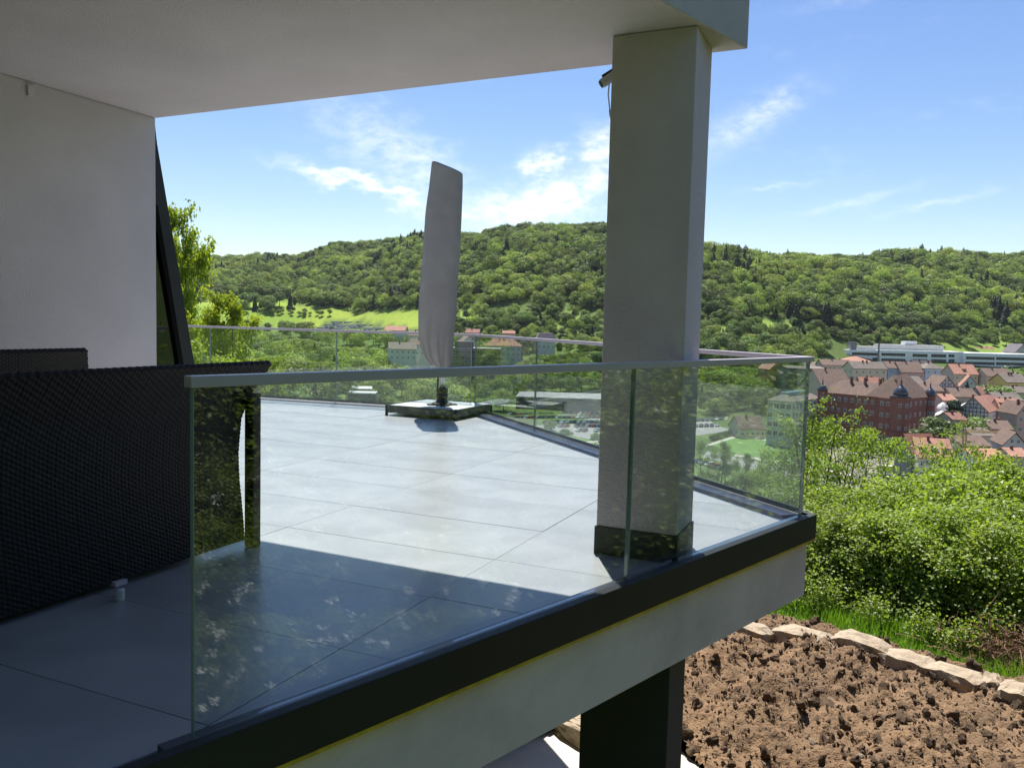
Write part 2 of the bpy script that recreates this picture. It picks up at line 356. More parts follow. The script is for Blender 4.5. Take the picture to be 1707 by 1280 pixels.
def hit(px, py, dmin=20, dmax=2500):
    r = ray(px, py); r = r / math.hypot(r[0], r[1]); ds = np.arange(dmin, dmax, 1.0 if dmax < 900 else 2.0)
    P = r[None] * ds[:, None]; z = CH + P[:, 2]; g = ground(P[:, 0], P[:, 1]); k = np.argmax(z < g)
    if not (z < g).any(): return None
    return np.array([P[k, 0], P[k, 1], g[k]])

def inpoly(x, y, poly):
    x = np.asarray(x); y = np.asarray(y); ins = np.zeros(x.shape, bool); n = len(poly)
    for i in range(n):
        (x1, y1), (x2, y2) = poly[i], poly[(i + 1) % n]
        c = ((y1 > y) != (y2 > y)) & (x < (x2 - x1) * (y - y1) / ((y2 - y1) if y2 != y1 else 1e-9) + x1)
        ins ^= c
    return ins
MEADOW = [(150, 520), (305, 508), (345, 503), (400, 494), (480, 499), (500, 508), (560, 514), (600, 521), (640, 517), (720, 512), (720, 548), (640, 540), (590, 533), (545, 538), (520, 549), (460, 549), (430, 545), (150, 560)]
CLEAR = [[(1185, 552), (1230, 535), (1300, 532), (1330, 548), (1290, 572), (1200, 570)], [(1545, 572), (1610, 566), (1720, 570), (1720, 606), (1620, 600), (1550, 590)],
         [(900, 520), (960, 515), (985, 535), (930, 548)], [(760, 520), (790, 510), (800, 530), (770, 545)]]
azs = np.radians(np.concatenate([np.arange(-180, -50, 3.0), np.arange(-50, 60, .4), np.arange(60, 181, 3.0)]))
ds = np.concatenate([[.3, 2, 4, 6, 8, 10], np.arange(11, 30, 1.0), np.geomspace(30, 3200, 190)])
A, D = np.meshgrid(azs, ds, indexing='ij'); GX, GY = np.sin(A) * D, np.cos(A) * D; GZ = ground(GX, GY)
sN = (GX - LP[0]) * LN[0] + (GY - LP[1]) * LN[1]
GZ = np.where((sN < -.45) & (D < 26), GZ - .3, GZ)
V = np.stack([GX, GY, GZ], -1).reshape(-1, 3); na, nd = A.shape
I = np.arange(na * nd).reshape(na, nd)
Q = np.stack([I[:-1, :-1], I[:-1, 1:], I[1:, 1:], I[1:, :-1]], -1).reshape(-1, 4)
px, py = proj(V + [0, 0, 0.]); front = V[:, 1] > 20
col = np.tile(np.array([.075, .115, .030, 1.]), (len(V), 1))
nzv = fbm(V[:, 0] / 40, V[:, 1] / 40, 4, L3)
col[:, :3] *= (.7 + .6 * nzv)[:, None]
md = front & inpoly(px, py, MEADOW); col[md, :3] = np.array([.17, .26, .035]) * (.8 + .4 * nzv[md])[:, None]
yl = md & (fbm(V[:, 0] / 90, V[:, 1] / 60, 3, L2) > .52); col[yl, :3] = np.array([.21, .28, .04])
for C in CLEAR:
    c_ = front & inpoly(px, py, C); col[c_, :3] = np.array([.17, .25, .05]) * (.75 + .5 * nzv[c_])[:, None]
dd = D.ravel(); town = front & (dd > 235) & (dd < 640) & (px > 1375); col[town, :3] = np.array([.15, .14, .12]) * (.7 + .6 * nzv[town])[:, None]
gard = front & (dd < 640) & (dd > 200) & ~town & (nzv > .5); col[gard, :3] = np.array([.10, .15, .04])
m_ter, t, b = new_mat('terrain_ground')
at = t.nodes.new('ShaderNodeAttribute'); at.attribute_name = 'zone'; nn = t.nodes.new('ShaderNodeTexNoise'); nn.inputs['Scale'].default_value = .35; nn.inputs['Detail'].default_value = 8
co = t.nodes.new('ShaderNodeTexCoord'); t.links.new(co.outputs['Object'], nn.inputs['Vector'])
mr = t.nodes.new('ShaderNodeMapRange'); mr.inputs[3].default_value = .6; mr.inputs[4].default_value = 1.4; t.links.new(nn.outputs[0], mr.inputs[0])
vm = t.nodes.new('ShaderNodeVectorMath'); vm.operation = 'SCALE'; t.links.new(at.outputs['Color'], vm.inputs[0]); t.links.new(mr.outputs[0], vm.inputs['Scale'])
t.links.new(vm.outputs[0], b.inputs['Base Color']); b.inputs['Roughness'].default_value = .95; b.inputs['Specular IOR Level'].default_value = .1
put('terrain', mesh_np('terrain', V, Q, m_ter, smooth=True, attr={'zone': ('POINT', col)}), kind='structure')

# ------------------------------------------------------------------ the house
ZK = .03
KA = np.array([-.852, 2.147]); KB = np.array([1.966, 5.207]); dAB = (KB - KA) / np.linalg.norm(KB - KA)
nAB = np.array([dAB[1], -dAB[0]])                                   # outward (towards the camera)
KC = np.array([-.45, 11.05]); dBC = (KC - KB) / np.linalg.norm(KC - KB); nBC = np.array([dBC[1], -dBC[0]])
az5 = math.radians(-72.34); dCD = np.array([math.sin(az5), math.cos(az5)]); nCD = np.array([dCD[1], -dCD[0]]); KD = KC + dCD * 9.0
KA0 = KA - dAB * 3.6
house = empty('house', (0, 0, 0), 'white rendered modern house with flat overhanging roof and wide tiled terrace', 'house')
RH = 2.65
# roof slab: far edge along W, front edge above the railing
rc = XY(4.53, .744); rf0 = rc - dAB * 9.0; rl = XY(4.742, 9.0); rb = XY(-4.0, 9.0)
mb = MB(); mb.prism([tuple(rc), tuple(rl), tuple(rb), tuple(rf0)], RH, RH + .62); mb.build('roof_slab', m_render, house, bevel=.006)
# wall (ends behind the sofas) with a small fixture
mb = MB(); mb.prism([tuple(XY(4.633, 5.065)), tuple(XY(4.633, 5.42)), tuple(XY(-4, 5.42)), tuple(XY(-4, 5.065))], .001, RH - .001); mb.build('wall', m_render, house, bevel=.006)
fx = onw(50, 152, 5.06); mb = MB(); mb.box(-.012, .012, -.02, .03, -.035, .035); mb.build('wall_hook', m_white, house, loc=tuple(fx), rz=math.radians(-24.3))
# column with dark plinth
def uwbox(mb, u0, u1, w0, w1, z0, z1, m=0): mb.prism([tuple(XY(u0, w0)), tuple(XY(u1, w0)), tuple(XY(u1, w1)), tuple(XY(u0, w1))], z0, z1, m)
mb = MB(); uwbox(mb, 4.095, 4.465, .915, 1.340, .147, RH - .002); colo = mb.build('column', m_column, house, bevel=.005)
mb = MB(); uwbox(mb, 4.088, 4.472, .908, 1.347, .001, .146); mb.build('plinth', m_plinth, colo)
# supporting pillar below the terrace
mb = MB(); uwbox(mb, 4.07, 4.44, .915, 1.385, -3.3, -.49); mb.build('support_pillar', m_darkplaster, house, bevel=.004)
# terrace slab, inset under the edge trim
def off(P, d1, n1, a, Q_, n2, b_):  # intersection of offset lines
    A_ = np.array([n1, n2]); return np.linalg.solve(A_, np.array([n1 @ P + a, n2 @ Q_ + b_]))
def ring(a):
    return [tuple(KA0 + nAB * a), tuple(off(KA, 0, nAB, a, KB, nBC, a)), tuple(off(KC, 0, nBC, a, KC, nCD, a)), tuple(KD + nCD * a), (-8.8, 4.0), (-5.5, -.62)]
mb = MB(); mb.prism(ring(-.045), -.50, -.031); mb.build('terrace_slab', [m_slabw], house)
mb = MB()
def strip(mb, ra, rb_, z0, z1, n=3, m=0):
    A_, B_ = ring(ra), ring(rb_)
    for i in range(n): mb.prism([A_[i], A_[i + 1], B_[i + 1], B_[i]], z0, z1, m)
strip(mb, -.044, -.004, -.141, -.1275); mb.build('yellow_edge_tape', m_yellow, house)
mb = MB(); strip(mb, -.043, 0.0, -.126, ZK); mb.build('edge_trim', m_dark, house, bevel=.003)
def seg_strip(mb, P0, P1, n, a, b_, z0, z1, m=0):
    mb.prism([tuple(P0 + n * a), tuple(P1 + n * a), tuple(P1 + n * b_), tuple(P0 + n * b_)], z0, z1, m)
# glass channel: profile on the inside of the trim
mb = MB(); seg_strip(mb, KA - dAB * .03, KB - dAB * .04, nAB, -.105, -.0435, -.03, .018)
mb.build('glass_channel', m_darkled, house)
mb = MB(); seg_strip(mb, KB + dBC * .09, KC - dBC * .09, nBC, -.20, -.0435, -.03, .016); mb.build('glass_channel', m_alu, house)
mb = MB(); seg_strip(mb, KC + dCD * .12, KD, nCD, -.20, -.0435, -.03, .016); mb.build('glass_channel', m_alu, house)
mb = MB(); seg_strip(mb, KB + dBC * .09, KC - dBC * .09, nBC, -.052, -.040, .016, .05); seg_strip(mb, KC + dCD * .12, KD, nCD, -.052, -.040, .016, .05)
mb.build('gasket', m_black, house)
# terrace floor of stone tiles in a stack bond
poly = ring(-.106)[:]
poly[1] = tuple(off(KA, 0, nAB, -.106, KB, nBC, -.201)); poly[2] = tuple(off(KC, 0, nBC, -.201, KC, nCD, -.201)); poly[3] = tuple(KD - nCD * .201)
mb = MB(); mb.prism(poly, -.0305, -.022); tf = mb.build('terrace_floor', m_sub, house)
def clip(poly, hp):
    out_ = []
    for i in range(len(poly)):
        p, q = poly[i], poly[(i + 1) % len(poly)]; a, b_ = hp(p), hp(q)
        if a >= 0: out_.append(p)
        if (a >= 0) != (b_ >= 0):
            t_ = a / (a - b_); out_.append((p[0] + (q[0] - p[0]) * t_, p[1] + (q[1] - p[1]) * t_))
    return out_
pc = np.mean(poly, 0); HP = []
for i in range(len(poly)):
    p = np.array(poly[i]); q = np.array(poly[(i + 1) % len(poly)]); n_ = np.array([-(q - p)[1], (q - p)[0]]); n_ /= np.linalg.norm(n_)
    if n_ @ (pc - p) < 0: n_ = -n_
    HP.append((lambda P, N: (lambda z: (z[0] - P[0]) * N[0] + (z[1] - P[1]) * N[1]))(p, n_))
TU, TW, GAP = .648, 1.313, .0019
for i in range(-6, 18):
    for j in range(-3, 8):
        u0 = 2.43 + i * TU; w0 = 1.752 + j * TW
        q = [tuple(XY(u0 + GAP, w0 + GAP)), tuple(XY(u0 + TU - GAP, w0 + GAP)), tuple(XY(u0 + TU - GAP, w0 + TW - GAP)), tuple(XY(u0 + GAP, w0 + TW - GAP))]
        for h in HP:
            if q: q = clip(q, h)
        if len(q) < 3: continue
        ar = abs(sum(q[k][0] * q[(k + 1) % len(q)][1] - q[(k + 1) % len(q)][0] * q[k][1] for k in range(len(q)))) / 2
        if ar < .004: continue
        c_ = np.mean(q, 0); mb = MB(); dz = random.uniform(-.0008, .0008)
        mb.prism([(a - c_[0], b_ - c_[1]) for a, b_ in q], -.020, dz); mb.build('tile', m_tile, tf, loc=(c_[0], c_[1], 0))
# leaning glazed facade beyond the wall
win = MB(); Wf = 5.16
def fpt(x, y, W_=Wf): return onw(x, y, W_)
def slab_uz(mb, pts, w0, w1, m=0):   # polygon in the (u,z) plane, thick along w
    n = len(pts); Vv = []
    for w_ in (w0, w1):
        for (u, z) in pts: xy = XY(u, w_); Vv.append((xy[0], xy[1], z))
    mb.add(Vv, [tuple(range(n)), tuple(range(2 * n - 1, n - 1, -1))] + [(i, n + i, n + (i + 1) % n, (i + 1) % n) for i in range(n)], m)
def uz(x, y): p = fpt(x, y); return (p[0] * UV_U[0] + p[1] * UV_U[1], p[2])
o1, o2, i1, i2 = uz(262, 240), uz(324, 606), uz(263, 342), uz(306, 606)
lo = (o2[0] + (o2[0] - o1[0]) / (o2[1] - o1[1]) * (0.0 - o2[1]), 0.0); li = (i2[0] + (i2[0] - i1[0]) / (i2[1] - i1[1]) * (0.0 - i2[1]), 0.0)
top_i = i1; 
slab_uz(win, [(4.60, RH - .02), (o1[0] - .02, RH - .02), o1, lo, li, i1, (4.60, i1[1])], Wf, Wf + .14); wf = win.build('window_frame', m_dark, house)
mb = MB(); slab_uz(mb, [(4.60, i1[1] - .002), (i1[0] - .001, i1[1] - .002), (li[0] - .001, .06), (4.60, .06)], Wf + .05, Wf + .07); mb.build('window_pane', m_wglass, wf)
mb = MB(); slab_uz(mb, [(4.55, 0), (li[0], 0), (i1[0], i1[1]), (4.55, i1[1])], Wf + .9, Wf + .95); mb.build('interior_wall', m_darkplaster, house)

# ------------------------------------------------------------------ glass railing
rail = empty('glass_railing', (float(KA[0]), float(KA[1]), ZK), 'frameless glass railing with grey aluminium handrail around the terrace edge', 'railing')
def world_child(o):  # children are authored in world space
    o.location = (o.location[0] - rail.location[0], o.location[1] - rail.location[1], o.location[2] - rail.location[2]); return o
def start_at(px_, n_off, z_): return float(min(np.arange(-.1, .5, .002), key=lambda k: abs(proj(np.array([*(KA + dAB * k + nAB * n_off), z_]))[0] - px_)))
T_RAIL, T_GLASS = start_at(317, -.06, 1.0), start_at(321, -.075, .6)
def pane(P0, P1, n, a, z0, z1, e0=False, e1=False):
    th = .0085; mb = MB(); Pm = (P0 + P1) / 2
    seg_strip(mb, P0 - Pm, P1 - Pm, n, a - th, a + th, z0, z1); o = mb.build('glass_pane', m_glass, rail, loc=(Pm[0], Pm[1], 0)); world_child(o)
    d_ = (P1 - P0) / np.linalg.norm(P1 - P0)
    for P, s_ in ((P0 - Pm, -1), (P1 - Pm, 1)):
        mb = MB(); seg_strip(mb, P + d_ * .0005 * s_, P + d_ * .0025 * s_, n, a - th - .0005, a + th + .0005, z0, z1); e_ = mb.build('polished_edge', m_gedge, o)
def along(P, d, x, y, z):  # parameter along an edge line of photo point at height z
    q = onz(x, y, z); return float((q - P) @ d)
tj = along(KA, dAB, 1054, 800, .45); t0 = .015
tj = 2.46
# joint found by matching its photo x at mid height
best = min(np.arange(1.5, 3.6, .01), key=lambda k: abs(proj(np.array([*(KA + dAB * k - nAB * .06), .5]))[0] - 1054)); tj = float(best)
LAB = np.linalg.norm(KB - KA); LBC = np.linalg.norm(KC - KB)
pane(KA + dAB * T_GLASS, KA + dAB * (tj - .007), nAB, -.075, .023, 1.0)
pane(KA + dAB * (tj + .007), KA + dAB * (LAB - .075), nAB, -.075, .023, 1.0)
b1 = float(min(np.arange(1.0, 5.5, .01), key=lambda k: abs(proj(np.array([*(KB + dBC * k - nBC * .06), .6]))[0] - 895)))
b0 = b1 / 2 * 1.0
for a_, c_ in ((.075, b0 - .007), (b0 + .007, b1 - .007), (b1 + .007, LBC - .08)): pane(KB + dBC * a_, KB + dBC * c_, nBC, -.075, .017, 1.0)
c1 = float(min(np.arange(.8, 6, .01), key=lambda k: abs(proj(np.array([*(KC + dCD * k - nCD * .06), .6]))[0] - 562)))
for a_, c_ in ((.08, c1 - .007), (c1 + .007, 2 * c1 - .007), (2 * c1 + .007, 3 * c1 - .007), (3 * c1 + .007, 4 * c1)): pane(KC + dCD * a_, KC + dCD * c_, nCD, -.075, .017, 1.0)
def railseg(ra, rb_, i, z0, z1, t0=None):
    A_, B_ = [np.array(p) for p in ring(ra)], [np.array(p) for p in ring(rb_)]
    a0, b0_ = A_[i], B_[i]
    if i == 0: a0 = KA + nAB * ra + dAB * T_RAIL; b0_ = KA + nAB * rb_ + dAB * T_RAIL
    mb = MB(); mb.prism([tuple(a0), tuple(A_[i + 1]), tuple(B_[i + 1]), tuple(b0_)], z0, z1)
    o = mb.build('handrail', m_alu, rail, bevel=.003); world_child(o)
railseg(-.096, -.054, 0, 1.001, 1.033); railseg(-.096, -.054, 1, 1.001, 1.033); railseg(-.096, -.054, 2, 1.001, 1.033)

# ------------------------------------------------------------------ wicker furniture
def weave_grid(uf, wf_, nz_, nu_, z0, z1, flip=1, pu=.0185, pz=.0105):
    """woven sheet: u limits by height uf(z)->(u0,u1), plane w wf_(u,z)"""
    zz = np.linspace(z0, z1, nz_); U = []; 
    for z in zz:
        a, b_ = uf(z); U.append(np.linspace(a, b_, nu_))
    U = np.array(U); Zm = np.repeat(zz[:, None], nu_, 1)
    lin = np.linspace(uf((z0 + z1) / 2)[0], uf((z0 + z1) / 2)[1], nu_)[None]
    cl0 = np.floor(lin / pu); h = np.abs(np.sin(math.pi * lin / pu)) ** .5 * (.62 + .38 * np.cos(math.pi * (Zm / pz + cl0)))
    h += .45 * (fbm(lin * 8 + 0 * Zm, Zm * 8, 2) - .5)
    Wm = wf_(U, Zm) - flip * .0055 * h
    P = U[..., None] * UV_U + Wm[..., None] * UV_W
    V = np.concatenate([P, Zm[..., None]], -1).reshape(-1, 3); I = np.arange(nz_ * nu_).reshape(nz_, nu_)
    Qd = np.stack([I[:-1, :-1], I[:-1, 1:], I[1:, 1:], I[1:, :-1]], -1).reshape(-1, 4)
    return V, Qd, U, Wm, Zm
def rim_obj(name, pts, r, parent, m=None):
    # braided rim: tube with alternating bulges
    P = [Vector(p) for p in pts]; out_ = []; rr = []
    for i in range(len(P) - 1):
        n = max(2, int((P[i + 1] - P[i]).length / .009))
        for k in range(n): out_.append(P[i].lerp(P[i + 1], k / n)); rr.append(r * (1 + .12 * math.sin(len(out_) * 1.7)))
    out_.append(P[-1]); rr.append(r); mb = MB(); mb.tube(out_, rr, 6); return mb.build(name, m or m_wick, parent, smooth=True)
def wicker_sofa(name, label, W0, uL, edge, z1, depth, foot=None, span=None):
    root = empty(name, (float(XY(uL, W0)[0]), float(XY(uL, W0)[1]), 0), label, 'sofa', 'dark wicker sofas on the terrace'); inv = root.location.copy()
    def loc(o): o.location = o.location - inv; return o
    zs = [e[1] for e in edge]; us = [e[0] for e in edge]
    uf = lambda z: (uL, float(np.interp(z, zs, us)))
    wfun = lambda U, Zm: W0 - .05 * np.clip((Zm - .70) / .26, 0, 1) ** 2
    L_ = max(us) - uL
    V, Qd, U, Wm, Zm = weave_grid(uf, wfun, int(z1 / .0032), int(L_ / .0056), .035, z1)
    o = put('backrest', mesh_np('backrest', V, Qd[:, ::-1], m_wick, smooth=True), root); loc(o)
    V2, Q2, *_ = weave_grid(uf, lambda U, Zm: wfun(U, Zm) + .05, 60, 160, .035, z1, -1)
    o = put('back_lining', mesh_np('back_lining', V2, Q2, m_wick, smooth=True), root); loc(o)
    tp = []
    for z in np.linspace(.04, z1, 40): u = uf(z)[1]; w_ = float(wfun(u, z)) + .024; xy = XY(u, w_); tp.append((xy[0], xy[1], z))
    for u in np.linspace(uf(z1)[1], uL, 60): w_ = float(wfun(u, z1)) + .024; xy = XY(u, w_); tp.append((xy[0], xy[1], z1))
    o = rim_obj('woven_rim', tp, .017, root); loc(o)
    # seat box and cushion behind the back
    mb = MB(); uwbox(mb, uL + .04, min(us) - .12, W0 + .055, W0 + depth, .05, .33); loc(mb.build('seat_base', m_wick, root, bevel=.02))
    mb = MB(); uwbox(mb, uL + .08, min(us) - .16, W0 + .10, W0 + depth - .02, .335, .46); loc(mb.build('seat_cushion', m_cushion, root, bevel=.03))
    return root, loc
m_cushion = pmat('dark_cushion', (.05, .05, .055), .9, .1, 20)
edge1 = [(3.30, 0.0), (3.292, .124), (3.261, .35), (3.252, .497), (3.273, .674), (3.352, .808), (3.42, .90), (3.455, .955)]
s1, loc1 = wicker_sofa('wicker_sofa', 'large dark wicker sofa, its woven flared back towards the viewer behind the glass railing', 2.993, .95, edge1, .950, .85)
fp = onz(200, 1000, 0.0)
mb = MB(); mb.lathe([(.017, 0), (.019, .004), (.019, .045), (.015, .05)], (0, 0, 0), 16); ft = mb.build('foot', m_white, s1, smooth=False, loc=(fp[0], fp[1], .0)); loc1(ft)
mb = MB(); mb.box(-.014, .046, -.012, .012, .056, .074, 0, Matrix.Rotation(math.radians(66), 4, 'Z')); br = mb.build('foot_bracket', m_alu, s1, loc=(fp[0] - .01, fp[1] - .01, .008)); loc1(br)
for (uu, ww) in ((1.2, 3.03), (1.2, 3.75), (3.0, 3.75)):
    q = XY(uu, ww); mb = MB(); mb.lathe([(.017, 0), (.019, .004), (.019, .045), (.015, .055)], (0, 0, 0), 12); loc1(mb.build('foot', m_white, s1, loc=(q[0], q[1], 0)))
edge2 = [(3.50, 0.0), (3.48, .5), (3.475, .80), (3.432, .955)]
s2, loc2 = wicker_sofa('wicker_sofa', 'second dark wicker sofa farther back against the white wall, only its top corner showing', 4.36, 1.2, edge2, .968, .55)
# table with a leg beside the sofa
tb = empty('wicker_table', (float(XY(3.33, 2.96)[0]), float(XY(3.33, 2.96)[1]), 0), 'dark wicker garden table, its square corner leg standing right beside the flared sofa end', 'table')
def tl(o): o.location = o.location - tb.location; return o
TUa, TUb, TWa, TWb = 3.300, 3.352, 2.932, 3.72
for (a, b_) in ((TUb - .058, TWa), (TUb - .058, TWb - .06), (TUb - .95, TWb - .06)):
    mb = MB(); uwbox(mb, a, a + .058, b_, b_ + .058, .001, .775); tl(mb.build('leg', m_wick, tb, bevel=.004))
mb = MB(); mb.prism([tuple(XY(TUb - .95, TWb)), tuple(XY(TUb - .95, TWa + .55)), tuple(XY(TUb - .07, TWa + .0)), tuple(XY(TUb, TWa)), tuple(XY(TUb, TWb))], .776, .800); tl(mb.build('table_top', m_wick, tb, bevel=.003))

# ------------------------------------------------------------------ parasol
pcx, pcy = -.914, 10.56
par = empty('closed_parasol', (pcx, pcy, 0), 'closed parasol wrapped in a pale grey cloth cover on a weighted square base', 'parasol')
e1 = np.array([.914, -.405]); rzp = math.atan2(e1[1], e1[0])
T = Matrix.Rotation(rzp, 4, 'Z'); hs_ = .50
mb = MB()
for (a, b_, c_, d_) in ((-hs_, hs_, -hs_, -hs_ + .012), (-hs_, hs_, hs_ - .012, hs_), (-hs_, -hs_ + .012, -hs_ + .0125, hs_ - .0125), (hs_ - .012, hs_, -hs_ + .0125, hs_ - .0125)): mb.box(a, b_, c_, d_, .035, .132, 0, T)
mb.box(-hs_ + .013, hs_ - .013, -hs_ + .013, hs_ - .013, .04, .06, 0, T); bs = mb.build('base_tray', m_darkled, par, bevel=.002)
for sx in (-1, 1):
    for sy in (-1, 1):
        mb = MB(); mb.box(-.013, .013, -.013, .013, 0, .136); p = T @ Vector((sx * (hs_ - .010), sy * (hs_ - .010), 0)); mb.build('foot', m_dark, bs, loc=p, rz=rzp)
        mb = MB(); mb.box(-.236, .236, -.236, .236, .062, .126); p = T @ Vector((sx * .2425, sy * .2425, 0)); mb.build('ballast_slab', m_slate, bs, loc=p, rz=rzp, bevel=.004)
mx0 = np.array([735 - 0, 0]); mpx = atd(737, 660, 10.5)
mo = (mpx[0] - pcx, 10.5 - pcy)
mo = (mo[0], mo[1])
mb = MB(); mb.lathe([(.13, .127), (.135, .15), (.085, .17), (.06, .20), (.07, .215), (.075, .26), (.065, .275), (.075, .29), (.07, .34), (.062, .355)], (mo[0], mo[1], 0), 20); mb.build('mast_collar', m_black, par, smooth=False)
mb = MB(); mb.box(-.19, .19, -.05, .05, .128, .142, 0, Matrix.Rotation(.3, 4, 'Z')); mb.box(-.05, .05, -.19, .19, .128, .1415, 0, Matrix.Rotation(.3, 4, 'Z')); mb.build('cross_plate', m_black, par, loc=(mo[0], mo[1], 0))
mb = MB(); mb.tube([(mo[0], mo[1], .34), (mo[0] + .01, mo[1], .60), (mo[0] + .035, mo[1], 1.3), (mo[0] + .1, mo[1], 3.0)], [.037, .037, .037, .03], 16); mb.build('mast', m_silver, par, smooth=True)
mb = MB(); mb.tube([(mo[0] - .06, mo[1] - .02, .33), (mo[0] - .045, mo[1] - .03, .70)], .012, 8); mb.build('mast_strut', m_black, par, smooth=True)
# cloth cover: rings follow the photo outline at the parasol's distance
OUT = [(612, 722, 747), (606, 716, 749), (596, 708, 751), (580, 702, 753), (560, 698.5, 755.5), (530, 698, 759), (500, 699, 761.5), (450, 703, 765.5), (400, 707.5, 769.5), (350, 711.5, 771.5), (310, 717, 773), (285, 720.5, 773), (281, 721, 773)]
zs_, cx_, rx_ = [], [], []
for (yy, xl, xr) in OUT:
    a = atd(xl, yy, 10.5); b_ = atd(xr, yy, 10.5); zs_.append((a[2] + b_[2]) / 2); cx_.append((a[0] + b_[0]) / 2); rx_.append((b_[0] - a[0]) / 2)
zz = np.linspace(zs_[0], zs_[-1], 90); cx_ = np.interp(zz, zs_, cx_); rx_ = np.interp(zz, zs_, rx_)
th = np.linspace(0, 2 * math.pi, 120, endpoint=False); Zc, Th = np.meshgrid(zz, th, indexing='ij')
f_ = (zz - zz[0]) / (zz[-1] - zz[0]); gath = np.clip(1 - f_ / .22, 0, 1)[:, None]; soft = (1 - gath)
fold = gath * (.11 * np.cos(9 * Th + 1.3 * np.sin(3 * Th)) + .05 * np.cos(17 * Th)) + (.03 + .02 * f_[:, None]) * np.cos(3 * Th + 2.6 * f_[:, None] + .8) + .012 * np.cos(5 * Th - 4 * f_[:, None]) + .07 * (fbm(Th * 2.6, Zc * 2.2, 4) - .5)
# one deep diagonal crease at the lower left of the seen side
seam = np.exp(-((Th - (4.25 + .35 * (Zc - zz[0]))) / .10) ** 2) * np.clip(1 - (f_[:, None] - .02) / .33, 0, 1) * np.clip(f_[:, None] / .04, 0, 1)
fold = fold - .14 * seam
R_ = rx_[:, None] * (1 + fold); RY = .55
slant = np.clip((f_[:, None] - .90) / .10, 0, 1)
Xc = cx_[:, None] + R_ * np.cos(Th); Yc = 10.5 + R_ * np.sin(Th) * RY
Zt = Zc - slant * (.075 * np.cos(Th)) + slant * .01
V = np.stack([Xc - pcx, Yc - pcy, Zt], -1)
topc = np.array([[cx_[-1] - pcx, 10.5 - pcy, zz[-1] + .06]]); 
rings = [V.reshape(-1, 3)]
nT = 120; caps = []
for k, s_ in enumerate((.93, .75, .45, .12)):
    c0 = V[-1].mean(0); rg = c0 + (V[-1] - c0) * s_; rg[:, 2] += .004 * (1 - s_) + .01 * np.cos(th * 5 + k) * (1 - s_); rings.append(rg)
V = np.concatenate(rings); nr = len(V) // nT; I = np.arange(nr * nT).reshape(nr, nT)
Qd = np.stack([I[:-1], np.roll(I[:-1], -1, 1), np.roll(I[1:], -1, 1), I[1:]], -1).reshape(-1, 4)
cov = put('cloth_cover', mesh_np('cloth_cover', V, [Qd, I[-1][None]], m_cloth, smooth=True), par)
# side piping, drawstring loop, toggle
pp = []
for z in np.linspace(zz[3], zz[-1] + .05, 60):
    i = int(np.argmin(abs(zz - z))); pp.append((cx_[i] - rx_[i] * .985 - pcx, 10.5 - pcy - .03, z))
mb = MB(); mb.tube(pp, .007, 6); mb.build('side_piping', m_cloth, cov, smooth=True)
cl = atd(717, 607, 10.42); pp = [(cl[0] - pcx - .05 + .035 * math.cos(t_), cl[1] - pcy, cl[2] - .01 + .05 * math.sin(t_)) for t_ in np.linspace(0, 6.28, 20)]
mb = MB(); mb.tube(pp, .0035, 5); mb.build('drawstring', m_white, cov, smooth=True)
mb = MB(); mb.box(-.02, .02, -.012, .012, -.035, .03); q = atd(724, 611, 10.36); mb.build('toggle', m_white, cov, loc=(q[0] - pcx, q[1] - pcy, q[2] - .01), bevel=.004)

# ------------------------------------------------------------------ camera on the column
q = np.array([*XY(4.17, 1.375), 2.462])
sc_ = empty('security_camera', tuple(q), 'small white bullet security camera with dark bracket on the column side', 'security camera')
P0 = Vector((0, 0, 0)); xw = Vector((UV_W[0], UV_W[1], 0)); xu = Vector((UV_U[0], UV_U[1], 0))
ax = (xw * .75 - Vector((0, 0, .60)) - xu * .35).normalized()
mb = MB(); mb.tube([P0 - ax * .035, P0 - ax * .03, P0 + ax * .045, P0 + ax * .05], [.012, .024, .024, .022], 16); mb.build('camera_body', m_white, sc_, smooth=False)
mb = MB(); mb.tube([P0 + ax * .0502, P0 + ax * .056], .019, 16); mb.build('lens', m_black, sc_)
mb = MB(); a_ = Vector((0, 0, .034)); mb.tube([P0 + a_ - ax * .03, P0 + a_ + ax * .045], [.006, .009], 8); mb.tube([P0 + a_ - ax * .02, P0 + a_ * 1.2 - xw * .035], .007, 8); mb.build('bracket', m_black, sc_, smooth=True)
mb = MB(); pts = [P0 + Vector((0, 0, -.022)), P0 + xw * .004 + Vector((0, 0, -.08)), P0 - xw * .008 + Vector((0, 0, -.16)), P0 - xw * .020 + Vector((0, 0, -.24)), P0 - xw * .028 + Vector((0, 0, -.30)), P0 - xw * .031 + Vector((0, 0, -.9))]
mb.tube(pts, .0035, 6); mb.tube([pts[2], pts[2].lerp(pts[3], .4)], .006, 8); mb.build('cable', m_white, sc_, smooth=True)

